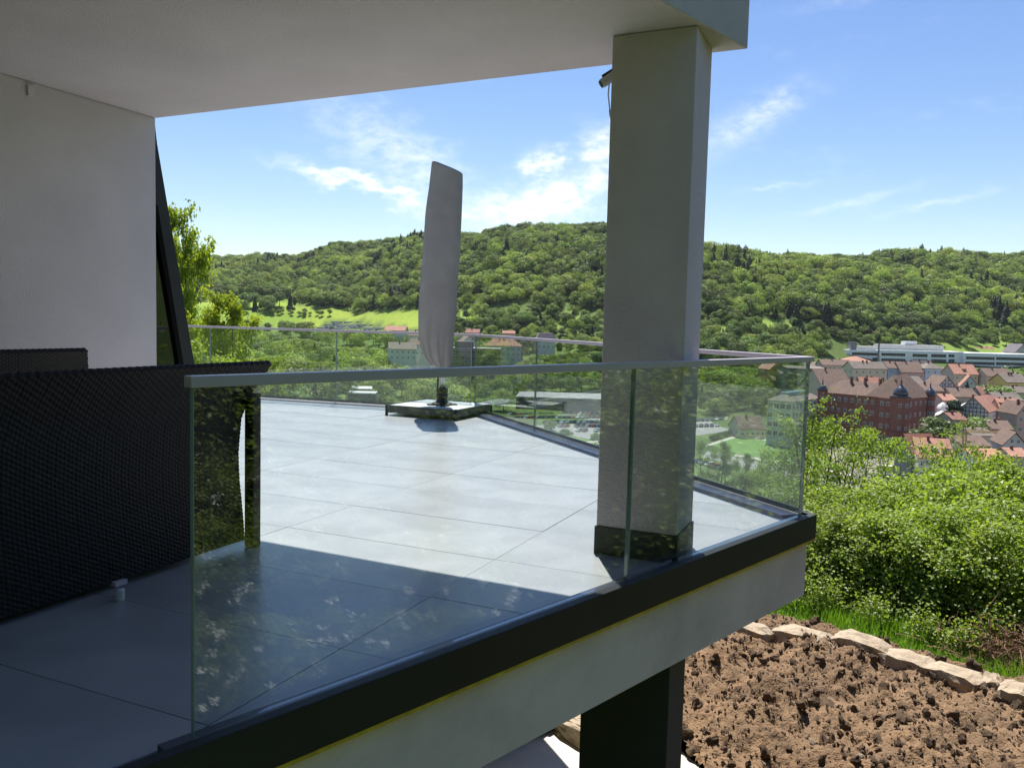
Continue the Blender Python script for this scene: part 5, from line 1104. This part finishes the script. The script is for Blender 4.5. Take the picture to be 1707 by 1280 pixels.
# ------------------------------------------------------------------ individual valley trees
def okfoot(x_, y_, r_=3):
    for (a, b_, c) in FOOT:
        if (x_ - a) ** 2 + (y_ - b_) ** 2 < (c + r_) ** 2: return False
    return True
def one_tree(me, x_, y_, h_, wf=1.0, **k):
    return put(me.name.split('.')[0] if 'name' not in k else k.pop('name'), me, loc=(x_, y_, g1(x_, y_) - .3), rz=random.uniform(0, 6.28), **k)
PLACED = []
ORD = ['nearest', 'second nearest', 'third nearest', 'fourth nearest', 'fifth nearest', 'sixth nearest', 'seventh nearest', 'eighth nearest']
ZT = []
def relabel():
    for (pt, o, kn, ct_) in ZT: pass
    hs_px = []
    for q in HS:
        sh = q[1]
        for w_ in (' in front', ' peeping', ' peeking', ' just ', ' among', ' partly', ' with three rows', ' joined', ' between', ' cut by', ' seen'): sh = sh.split(w_)[0]
        hs_px.append((q[3], (q[6] + q[7]) / 2, ' '.join(sh.split()[:9])))
    by = {}
    for (pt, o, kn, ct_) in ZT:
        dl_ = [math.hypot(pt[0] - h[0], pt[1] - h[1]) for h in hs_px]; k_ = int(np.argmin(dl_)); by.setdefault((k_, kn), []).append((dl_[k_], o))
    for (k_, kn), L_ in by.items():
        if dl_ is None: continue
        L_.sort(key=lambda e: e[0])
        for i_, (dd_, o) in enumerate(L_[:8]):
            if dd_ < 70: o['label'] = '%s %s to the %s' % (ORD[i_], kn, hs_px[k_][2])
def zone(poly, n, hmin, hmax, kinds, label, grp, gap=6.0, seed=1, name='leafy_tree', tries=4000):
    """spread trees whose feet fall inside a patch of ground"""
    rr = random.Random(seed); xs = [p[0] for p in poly]; ys = [p[1] for p in poly]; c = 0
    for _ in range(tries):
        if c >= n: break
        x_, y_ = rr.uniform(min(xs), max(xs)), rr.uniform(min(ys), max(ys))
        if not inpoly(np.array([x_]), np.array([y_]), poly)[0]: continue
        P = hit(x_, y_)
        if P is None or not okfoot(P[0], P[1]): continue
        if any((P[0] - q[0]) ** 2 + (P[1] - q[1]) ** 2 < gap ** 2 for q in PLACED): continue
        PLACED.append((P[0], P[1])); h_ = toplim(P[0], P[1], P[2], rr.uniform(hmin, hmax), hmin * .5) if P[2] < -5 else rr.uniform(hmin, hmax)
        if h_ <= 0: continue
        me = rr.choice(kinds); nm = 'conifer' if me in MIDC else name
        lb = label if nm != 'conifer' else label.replace('leafy', 'dark conifer').replace('light green', 'dark conifer')
        o = put(nm, me, loc=(P[0], P[1], P[2] - .3), rz=rr.uniform(0, 6.28), label=lb, cat='tree', group=grp if nm != 'conifer' else grp.replace('trees', 'conifers'))
        o.scale = (h_ * rr.uniform(.85, 1.15), h_ * rr.uniform(.85, 1.15), h_); c += 1
        ZT.append((proj(P + [0, 0, h_ * .6]), o, 'dark conifer' if nm == 'conifer' else ('light green bush' if me in MIDL else 'leafy tree'), nm))
TLX = [200, 420, 440, 520, 530, 700, 745, 832, 840, 880, 890, 935, 950, 1000, 1165, 1290, 1300, 1375, 1380, 1800]
TLY = [538, 540, 546, 560, 570, 574, 606, 606, 600, 596, 584, 582, 580, 578, 600, 608, 630, 632, 0, 0]
def toplim(x_, y_, z_, h_, lo):
    """height that keeps the seen house rows clear, or 0"""
    px_, py_ = proj(np.array([x_, y_, z_ + h_])); lim_ = np.interp(px_, TLX, TLY) + 5
    if py_ >= lim_ or proj(np.array([x_, y_, z_]))[1] < lim_ + 6: return h_
    h2 = zat(px_, lim_, y_) - z_; return h2 if h2 >= lo else 0
def fill(name, polys, spacing, hmin, hmax, d0, d1, label, seed, light=.25):
    x, y, z, rg = scatter(-26, 40, d0, d1, spacing, seed); px_, py_ = proj(np.stack([x, y, z], -1)); k = np.zeros(len(x), bool)
    for P in polys: k |= inpoly(px_, py_, P)
    for (a, b_, c) in FOOT: k &= (x - a) ** 2 + (y - b_) ** 2 > (c + 2.5) ** 2
    x, y, z = x[k], y[k], z[k]; h_ = rg.uniform(hmin, hmax, len(x)) * (.7 + .6 * fbm(x / 30, y / 30, 2, L2))
    h_ = np.array([toplim(a, b_, c, e, 3.5) for a, b_, c, e in zip(x, y, z, h_)]); k = h_ > 0; x, y, z, h_ = x[k], y[k], z[k], h_[k]; n = len(x)
    idx = np.where(rg.random(n) < .05, 5, rg.integers(0, 5, n)); rot = np.stack([rg.normal(size=n) * .05, rg.normal(size=n) * .05, rg.uniform(0, 6.28, n)], -1)
    tag(gn_scatter(name, np.stack([x, y, z - .5], -1), idx, np.stack([h_, h_, h_], -1), rot, fc, label), cat='wood')
fill('valley_wood', [[(250, 556), (520, 558), (530, 574), (740, 574), (740, 600), (690, 640), (760, 690), (250, 700)]], 11.5, 11, 18, 300, 900, 'dense leafy wood filling the left valley floor', 31)
fill('valley_wood', [[(740, 595), (1010, 595), (1010, 652), (740, 652)], [(690, 640), (862, 640), (852, 688), (800, 684), (760, 700)], [(1150, 600), (1300, 600), (1290, 690), (1150, 695)], [(1290, 575), (1420, 590), (1370, 612), (1290, 600)]], 11, 9, 15, 330, 700, 'dense leafy wood behind the car park and left of the school', 32)
fill('slope_bushes', [[(740, 545), (1000, 555), (1000, 592), (740, 590)], [(1000, 552), (1430, 560), (1430, 600), (1000, 590)], [(1420, 572), (1720, 560), (1720, 600), (1600, 590), (1420, 585)]], 9.0, 5, 9, 450, 900, 'light bushes between the gardens of the far slope', 33)
zone([(330, 560), (720, 560), (720, 600), (640, 640), (330, 640)], 45, 12, 19, MID + MID[:2] + MIDL[:1] + MIDC[:1], 'leafy tree of the valley grove behind the left glass panes', 'trees of the left valley grove', 8, 2)
zone([(330, 640), (760, 640), (800, 700), (330, 720)], 34, 9, 15, MID + MIDL, 'leafy tree low in the grove just above the far terrace edge', 'trees of the lower left grove', 8, 3)
zone([(420, 548), (560, 556), (560, 566), (330, 566), (330, 552)], 22, 6, 11, MIDL + MID, 'leafy bush at the lower edge of the meadow', 'bushes along the meadow', 7, 4)
zone([(436, 521), (560, 526), (560, 530), (436, 526)], 13, 4, 8, MIDL + MID[:1], 'light green bush of the thin hedge crossing the meadow', 'bushes of the meadow hedge', 5, 41)
zone([(402, 508), (496, 510), (494, 525), (402, 522)], 13, 13, 17, MIDC[1:] + MID[:2] + [POP], 'leafy tree of the small dark clump in the meadow', 'trees of the meadow clump', 5, 5)
zone([(740, 590), (1000, 590), (1000, 655), (740, 655)], 34, 9, 15, MID + MID + MIDC[:1] + MIDL[:1], 'leafy tree between the office block and the car park', 'trees behind the car park', 8, 6)
zone([(740, 525), (1000, 530), (1000, 590), (740, 585)], 50, 7, 14, MID + MIDL + MIDL + MIDC, 'leafy garden tree on the slope above the houses', 'trees on the garden slope', 8, 7)
zone([(1160, 585), (1290, 585), (1290, 690), (1160, 690)], 40, 10, 17, MID + MID + MIDC[:1], 'leafy tree of the dense grove left of the school', 'trees left of the school', 7.5, 8)
zone([(1165, 535), (1420, 560), (1420, 590), (1165, 590)], 44, 6, 13, MIDL + MID + MID + MIDC[:1], 'leafy hillside tree around the white villa', 'trees around the white villa', 8, 9)
zone([(1420, 560), (1720, 545), (1720, 590), (1560, 585), (1420, 570)], 42, 6, 10, MIDL + MIDL + MID, 'light green bush on the slope above the factory', 'bushes above the factory', 9, 10, name='light_tree')
zone([(1420, 735), (1490, 740), (1490, 760), (1420, 765)], 5, 6, 9, MID, 'leafy tree between the castle and the pale square', 'trees at the castle foot', 5, 11)
zone([(1480, 700), (1720, 700), (1720, 760), (1560, 735)], 10, 6, 10, MID, 'leafy tree in a back yard of the old town', 'trees in old town yards', 6, 12)
zone([(1380, 640), (1720, 640), (1720, 690), (1380, 690)], 10, 6, 10, MID, 'leafy tree between old town houses', 'trees between old town houses', 6, 13)
zone([(880, 712), (1020, 730), (1020, 760), (900, 735)], 5, 5, 7, MIDL, 'light green young tree on the grass below the car park', 'young trees below the car park', 8, 14, name='light_tree')
relabel()
def spot(me, px_, pyb, pyt, d_, nm, lb, wf=1.0, cat='tree'):
    p = atd(px_, pyb, d_); gz = g1(p[0], p[1]); zt = zat(px_, pyt, d_); h_ = zt - gz
    o = put(nm, me, loc=(p[0], p[1], gz - .2), rz=px_ % 6, label=lb, cat=cat); o.scale = (h_ * wf, h_ * wf, h_); return o
spot(POP, 1590, 700, 650, 322, 'poplar', 'tall dark poplar standing among the white tents', 1.1)
spot(MID[1], 1625, 710, 690, 300, 'leafy_tree', 'round dark tree in front of the large timbered house', 1.4)
spot(MID[2], 1558, 720, 690, 300, 'leafy_tree', 'dark tree right of the castle tower', 1.3)
spot(MIDC[1], 1612, 645, 633, 410, 'conifer', 'small dark conifer beside the mint house', 1.0)
spot(MID[0], 1660, 650, 636, 395, 'leafy_tree', 'small round tree before the bright yellow house', 1.2)
spot(MID[3], 1702, 620, 612, 470, 'leafy_tree', 'green tree at the foot of the factory wing', 1.6)

# ------------------------------------------------------------------ garden below: soil, stones, grass, path
ZG = -2.9
ST = np.array([.740, -.673])
def gl(t, s): return LP[0] + ST[0] * t + LN[0] * s, LP[1] + ST[1] * t + LN[1] * s
ts = np.arange(-6.5, 7.5, .023); ss = np.arange(-6.2, -.16, .023); TT, SS = np.meshgrid(ts, ss, indexing='ij'); X_, Y_ = gl(TT, SS)
big = fbm(X_ * .55, Y_ * .55, 3, L2) - .5; mid = fbm(X_ * 2.3, Y_ * 2.3, 3, L3) - .5; bil = np.abs(fbm(X_ * 7.5 + 7, Y_ * 7.5, 4, L1) - .5) * 2; fine = np.abs(fbm(X_ * 25, Y_ * 25, 2, L2) - .5) * 2
Zs = ZG + .10 + .34 * big + .30 * mid + .095 * (.4 - bil) + .065 * (.4 - fine) + .04 * np.clip((SS + .8) / .6, 0, 1)
I = np.arange(TT.size).reshape(TT.shape); Q = np.stack([I[:-1, :-1], I[1:, :-1], I[1:, 1:], I[:-1, 1:]], -1).reshape(-1, 4)
V = np.stack([X_, Y_, Zs], -1).reshape(-1, 3)
PATH = np.array([onz(*p, ZG) for p in [(560, 1420), (700, 1320), (942, 1211), (977, 1236), (1030, 1225), (1137, 1254), (1190, 1300), (1210, 1400)]])
keepv = ~inpoly(V[:, 0], V[:, 1], [tuple(p) for p in PATH]); fq = keepv[Q].any(1)
put('soil', mesh_np('soil', V, Q[fq], m_soil, smooth=True), kind='structure')
mb = MB(); mb.prism([tuple(p) for p in PATH], ZG - .2, ZG + .02); mb.build('garden_path', m_pave, kind='structure', bevel=.01)
def rock(seed, n=2, flat=.7, sharp=.35):
    import bmesh
    bm = bmesh.new(); bmesh.ops.create_icosphere(bm, subdivisions=n, radius=1); rr = np.random.default_rng(seed)
    offs = rr.normal(size=(6, 3)); dirs = offs / np.linalg.norm(offs, axis=1, keepdims=True); cut = rr.uniform(.55, .85, 6)
    for v in bm.verts:
        p = np.array(v.co); 
        for dd_, c_ in zip(dirs, cut):
            k = p @ dd_
            if k > c_: p = p - dd_ * (k - c_) * .9
        p = p * (1 + sharp * .3 * rr.normal()); v.co = Vector((p[0], p[1], p[2] * flat))
    me = bpy.data.meshes.new('rock'); bm.to_mesh(me); bm.free(); return me
cc = bpy.data.collections.new('clod_kinds')
for i in range(6):
    me = rock(100 + i, 2, .75, .5); me.materials.append(m_clod); cc.objects.link(bpy.data.objects.new('kind_%02d' % i, me))
for i in range(2):
    me = rock(120 + i, 2, .6, .2); me.materials.append(m_stone); cc.objects.link(bpy.data.objects.new('kind_%02d' % (6 + i), me))
rg = np.random.default_rng(9); n = 24000; t_ = rg.uniform(-6.4, 7.4, n); s_ = rg.uniform(-6.1, -.18, n); x_, y_ = gl(t_, s_)
ok = ~inpoly(x_, y_, [tuple(p) for p in PATH]); x_, y_, t_, s_ = x_[ok], y_[ok], t_[ok], s_[ok]; n = len(x_)
ii = np.clip(((t_ + 6.5) / .023).astype(int), 0, TT.shape[0] - 1); jj = np.clip(((s_ + 6.2) / .023).astype(int), 0, TT.shape[1] - 1); z_ = Zs[ii, jj]
sz = .006 + .012 * rg.random(n) + .06 * rg.random(n) ** 18; pick = rg.integers(0, 6, n); st_ = rg.random(n) < .012; pick[st_] = 6 + rg.integers(0, 2, st_.sum()); sz[st_] = rg.uniform(.02, .05, st_.sum())
gn_scatter('soil_clods', np.stack([x_, y_, z_ + sz * .25], -1), pick, np.stack([sz * rg.uniform(.8, 1.4, n)] * 1 + [sz, sz * rg.uniform(.6, 1, n)], -1), rg.uniform(0, 6.28, (n, 3)), cc, 'loose brown clods and pebbles on the dug soil')
# limestone blocks
import bmesh
edg = empty('stone_edging', (float(LP[0]), float(LP[1]), ZG), 'row of pale rough limestone blocks edging the dug soil', 'stone edging')
def block_mesh(seed, w_, d_, h_):
    bm = bmesh.new(); bmesh.ops.create_cube(bm, size=1); bmesh.ops.subdivide_edges(bm, edges=bm.edges[:], cuts=4, use_grid_fill=True); rr = np.random.default_rng(seed)
    ca = rr.uniform(-.12, .12, 4)
    for v in bm.verts:
        p = np.array(v.co); p[0] *= w_ * (1 + ca[0] * p[1] * 2); p[1] *= d_ * (1 + ca[1] * p[0] * 2); p[2] *= h_
        e_ = max(0, abs(p[0]) / (w_ / 2) - .7) / .3; p[1] *= 1 - .25 * e_ * e_; p[2] -= .05 * e_ * (p[2] > 0); p += rr.normal(size=3) * .012; p[2] += .015 * math.sin(p[0] * 5 + seed) ; v.co = Vector(p)
    me = bpy.data.meshes.new('limestone_block'); bm.to_mesh(me); bm.free(); me.materials.append(m_stone); return me
BL = [(1250, 1034, 62), (1342, 1047, 96), (1436, 1062, 80), (1516, 1088, 74), (1592, 1110, 78), (1652, 1116, 26), (1690, 1140, 40)]
for k, (xp, yp, wp) in enumerate(BL):
    q = onz(xp, yp, ZG + .25); dpt = q[1]; w_ = wp * dpt / FPX / .86 * .98; h_ = .34
    o = put('limestone_block', block_mesh(k, w_, .40, h_), edg, (q[0] - LP[0], q[1] - LP[1], 0.21 - h_ / 2 + random.uniform(-.03, .03)), math.atan2(ST[1], ST[0]) + random.uniform(-.13, .13), bevel=.02)
    o.rotation_euler[0] = random.uniform(-.06, .06)
for k, (xp, yp, w_, a_) in enumerate(((962, 1222, .55, .9), (985, 1208, .4, .4))):
    q = onz(xp, yp, ZG + .1); o = put('limestone_block', block_mesh(20 + k, w_, .16, .26), edg, (q[0] - LP[0], q[1] - LP[1], .05), -a_, bevel=.015)
# grass strip
n = 42000; rg = np.random.default_rng(12); t_ = rg.uniform(-8, 9, n); s_ = rg.uniform(-.28, 2.4, n) ; x_, y_ = gl(t_, s_); z_ = ground(x_, y_) + .04 * (s_ < .3)
h_ = rg.uniform(.06, .22, n) * (1 + .8 * (fbm(x_ * 1.5, y_ * 1.5, 2, L2) > .55)); a_ = rg.uniform(0, 6.28, n); ln = rg.normal(size=(n, 2)) * .06
B0 = np.stack([x_, y_, z_], -1); wv = np.stack([np.cos(a_), np.sin(a_), 0 * a_], -1) * .006; tip = B0 + np.stack([ln[:, 0], ln[:, 1], h_], -1); md_ = B0 + np.stack([ln[:, 0] * .3, ln[:, 1] * .3, h_ * .55], -1)
V = np.stack([B0 - wv, B0 + wv, md_ + wv * .8, md_ - wv * .8, tip], 1).reshape(-1, 3); b5 = np.arange(n) * 5
put('grass', mesh_np('grass', V, [np.stack([b5, b5 + 1, b5 + 2, b5 + 3], -1), np.stack([b5 + 3, b5 + 2, b5 + 4], -1)], m_grass, attr={'tint': ('FACE', rg.random(2 * n))}), label='bright green grass strip behind the stone edging', kind='stuff')

# ------------------------------------------------------------------ foreground trees and bushes
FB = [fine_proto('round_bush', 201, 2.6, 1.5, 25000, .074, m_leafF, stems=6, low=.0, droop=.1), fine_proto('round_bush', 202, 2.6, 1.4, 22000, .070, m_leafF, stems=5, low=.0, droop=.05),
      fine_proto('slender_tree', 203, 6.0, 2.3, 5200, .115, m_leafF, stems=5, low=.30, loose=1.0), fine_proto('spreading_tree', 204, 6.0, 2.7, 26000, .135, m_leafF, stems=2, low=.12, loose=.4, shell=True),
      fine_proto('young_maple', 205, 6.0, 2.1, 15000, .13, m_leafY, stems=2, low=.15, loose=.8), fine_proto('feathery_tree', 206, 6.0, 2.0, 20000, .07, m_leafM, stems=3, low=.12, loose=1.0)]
def fore(v, px_, pyt, d_, lb, wf=1.0, nm=None, rz=None, az=None, h_=None, cat='tree', grp=None):
    tm, cm, h0 = FB[v]
    if az is None: p = atd(px_, 700, d_); x_, y_ = p[0], p[1]
    else: x_, y_ = math.sin(math.radians(az)) * d_, math.cos(math.radians(az)) * d_
    gz = g1(x_, y_); H_ = (zat(px_, pyt, d_) - gz) if h_ is None else h_
    r = empty(nm or tm.name.split('_trunk')[0], (x_, y_, gz - .05), lb, cat, grp, rz if rz is not None else random.uniform(0, 6.28)); s_ = H_ / (h0 * .98); r.scale = (s_ * wf, s_ * wf, s_)
    put('trunk', tm, r); put('crown', cm, r); return r
FG = [  # variant, photo x, top y, distance, width factor, label
 (0, 1335, 860, 14.0, 1.25, 'dense green bush touching the terrace corner'),
 (1, 1400, 850, 13.5, 1.25, 'dense green bush behind the second limestone block'),
 (0, 1462, 862, 13.2, 1.25, 'rounded bush behind the gap between the first blocks'),
 (1, 1525, 855, 12.8, 1.30, 'broad dense bush in the middle of the green bank'),
 (0, 1590, 865, 12.5, 1.25, 'dark lower bush above the right limestone blocks'),
 (1, 1655, 855, 12.2, 1.25, 'dense bush above the dry twigs'),
 (0, 1715, 850, 12.2, 1.25, 'dense bush cut by the right edge of the view'),
 (0, 1360, 815, 16.0, 1.15, 'upper bush under the slender sunlit tree'),
 (1, 1425, 822, 15.6, 1.2, 'upper bush left of the pale square'),
 (0, 1490, 838, 15.2, 1.2, 'upper bush just below the truck'),
 (1, 1550, 820, 15.2, 1.2, 'upper bush right of the truck'),
 (0, 1612, 805, 15.0, 1.2, 'upper bush under the spreading tree'),
 (1, 1672, 800, 14.6, 1.2, 'upper bush near the right edge'),
 (3, 1500, 832, 19.0, .8, 'leafy tree just behind the upper bushes'),
 (3, 1580, 795, 19.0, .8, 'spreading tree right of the parked truck'),
 (2, 1378, 680, 20.0, .85, 'slender sunlit tree with visible stems beside the glass corner'),
 (2, 1436, 698, 21.0, .75, 'second slender tree in front of the castle tower'),
 (3, 1645, 768, 17.0, .80, 'tall spreading tree under the orange roof'),
 (3, 1705, 790, 15.0, .80, 'tall bright tree cut by the right edge'),
 (2, 1610, 725, 24.0, .8, 'loose tree with bare branches below the crane'),
 (2, 1318, 740, 30.0, .7, 'loose light tree seen through the glass before the school'),
 (5, 1350, 690, 26.0, .45, 'feathery tree just inside the glass corner'),
 (3, 1290, 785, 44.0, .85, 'round olive green tree below the lawn'),
 (5, 1195, 735, 62.0, .75, 'thin feathery tree with fine branches right of the column'),
 (5, 1235, 755, 58.0, .75, 'second thin feathery tree below the lawn'),
 (3, 1340, 810, 30.0, .80, 'leafy tree low behind the terrace corner'),
 (1, 1250, 830, 40.0, 1.3, 'bush peeping over the terrace edge below the olive tree'),
 (1, 1190, 815, 45.0, 1.3, 'bush just over the terrace edge beside the column'),
 (4, 286, 335, 21.0, .42, 'tall yellow green maple right behind the leaning window frame'),
 (4, 388, 482, 20.0, .62, 'young yellow green maple with thin straight stem'),
 (4, 335, 560, 18.0, .95, 'bushy yellow green maple above the sofa end'),
 (4, 432, 590, 19.0, .75, 'low yellow green maple at the sofa tip'),
 (5, 560, 640, 60.0, .9, 'feathery tree top just over the far terrace edge'),
]
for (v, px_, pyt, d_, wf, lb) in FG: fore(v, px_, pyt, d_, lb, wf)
# the bank right of the viewer, mirrored in the glass
k = 0
for (az, d_, h_, v) in [(52, 14, 4.6, 0), (58, 12, 4.2, 1), (64, 15, 4.8, 0), (66, 11, 3.9, 1), (71, 13, 4.3, 0), (76, 11, 4.0, 1), (80, 14, 4.6, 0), (84, 11.5, 4.1, 1), (88, 13.5, 4.6, 0), (92, 11, 4.0, 1), (96, 13, 4.4, 0), (100, 10.5, 4.2, 1), (104, 12.5, 4.8, 0),
                        (108, 10.5, 4.3, 1), (113, 12, 4.8, 0), (118, 10.5, 4.6, 1), (124, 12, 5, 0), (98, 17, 6.5, 3), (110, 16, 7.5, 3), (122, 17, 8, 3), (90, 20, 5.5, 3), (82, 22, 5, 3), (130, 14, 7, 3), (140, 13, 7, 3), (152, 14, 7, 3)]:
    if az >= 98: h_, d_ = max(h_, 10.0), d_ + 3  # raised to tall trees out of view, blocking sky light from the shaded floor
    r = fore(v if az < 98 else 3, 0, 0, d_, 'dense greenery on the bank right of the viewer, outside the frame', 1.0, az=az, h_=h_, grp='bushes right of the frame')
    k += 1
for az, d_, h_ in ((-62, 22, 7), (-56, 26, 8), (-50, 22, 6.5), (-46, 30, 8), (-42, 24, 6.5), (-38, 30, 7), (-34, 26, 6), (-54, 38, 9), (-47, 42, 9), (-40, 40, 8), (-35, 44, 8), (-66, 34, 9), (-30, 34, 6)):  # unseen trees added to darken the side glass reflection and cut green bounce
    fore(3, 0, 0, d_, 'added leafy tree left of the terrace, hidden behind the white wall', 1.1, az=az, h_=h_, grp='trees hidden behind the left wall')
for az in (150, 163, 176, 189, 202, 215):  # unseen trees added to keep sky light off the floor under the roof
    fore(3, 0, 0, 15, 'unseen tall tree added behind the viewer to block sky light', 1.0, az=az, h_=11, grp='added sky-blocking trees behind the viewer')
# white blossom sprays on the mirrored bushes
VC = np.array([0., 0.]) - nAB * 2 * float(nAB @ KA) * -1
spots = [(a_ + (2 if j_ % 2 else 0), dv, hv) for j_, (dv, hv) in enumerate(((8.2, 1.2), (10.2, 1.6), (12.5, 2.1))) for a_ in range(86, 112, 5)]
for i, (az, d_, h_) in enumerate(spots):
    qx, qy = VC[0] + math.sin(math.radians(az)) * d_, VC[1] + math.cos(math.radians(az)) * d_; az, d_ = math.degrees(math.atan2(qx, qy)), math.hypot(qx, qy)
    x_, y_ = math.sin(math.radians(az)) * d_, math.cos(math.radians(az)) * d_; gz = g1(x_, y_); rg = np.random.default_rng(300 + i)
    r = fore(1, 0, 0, d_, 'flowering bush with white blossom sprays, outside the frame', .8, nm='flowering_bush', az=az, h_=h_, grp='flowering bushes right of the frame')
    n = 45; c = rg.normal(size=(n, 3)); c /= np.linalg.norm(c, axis=1, keepdims=True); c = c * [1.4, 1.4, 1.2] + [0, 0, 1.4]; m = 40; C = (c[:, None] + rg.normal(size=(n, m, 3)) * [.07, .07, .04]).reshape(-1, 3)
    V_, F_ = quads(C, rg.normal(size=C.shape) + [0, 0, .8], .052, 1, rg); put('blossom', mesh_np('blossom', V_, F_, m_blossom), r)

# small plants at the foot of the bushes, dry twig heap
for i, (xp, yp, hgt) in enumerate(((1330, 1010, .9), (1372, 1015, .5), (1455, 1040, .45), (1540, 1070, .45), (1600, 1085, .4), (1655, 1080, .6))):
    q = onz(xp, yp, ZG - .05); rg = np.random.default_rng(400 + i); n = 1100; C = rg.normal(size=(n, 3)) * [.14, .14, .16] * (hgt / .5) + [0, 0, hgt * .5]; C[:, 2] = np.abs(C[:, 2])
    V_, F_ = quads(C, rg.normal(size=(n, 3)) * .6 + [0, 0, .8], .05, .7, rg, .2)
    put('small_shrub', mesh_np('small_shrub', V_, F_, m_leafF, attr={'tint': ('FACE', rg.random(n))}), loc=(q[0], q[1], g1(q[0], q[1])), label='low leafy shrub growing out of the grass %s' % ['under the terrace corner', 'left of the first block', 'behind the second block', 'behind the third block', 'behind the fourth block', 'beside the dry twigs'][i], cat='shrub')
rg = np.random.default_rng(77); mb = MB(); q = onz(1690, 1095, ZG)
for i in range(900):
    c = rg.normal(size=3) * [.38, .34, .24]; c[2] = abs(c[2]) + .03; d_ = rg.normal(size=3) * [1, 1, .75]; d_ /= np.linalg.norm(d_); L_ = rg.uniform(.12, .45); p0 = c - d_ * L_ / 2; p1 = c + d_ * L_ / 2
    mb.tube([p0, (p0 + p1) / 2 + rg.normal(size=3) * .03, p1], [.006, .005, .002], 3, cap=False)
mb.build('dry_brush_heap', m_twig, loc=(q[0], q[1], g1(q[0], q[1])), label='heap of dry brown twigs at the right end of the stones', cat='brushwood')


# ------------------------------------------------------------------ air
hm = bpy.data.materials.new('pale_air'); hm.use_nodes = True; t = hm.node_tree; t.nodes.remove(t.nodes['Principled BSDF'])
vp = t.nodes.new('ShaderNodeVolumePrincipled'); vp.inputs['Color'].default_value = (.86, .92, 1, 1); vp.inputs['Density'].default_value = .00003; vp.inputs['Anisotropy'].default_value = .3
t.links.new(vp.outputs[0], t.nodes['Material Output'].inputs['Volume'])
zb = float(GZ.min()) - 1; zt = max(float(GZ.max()) + 30, 160); mb = MB(); mb.box(-3300, 3300, -3300, 3300, zb - 1, zt); mb.build('haze', hm, kind='stuff')
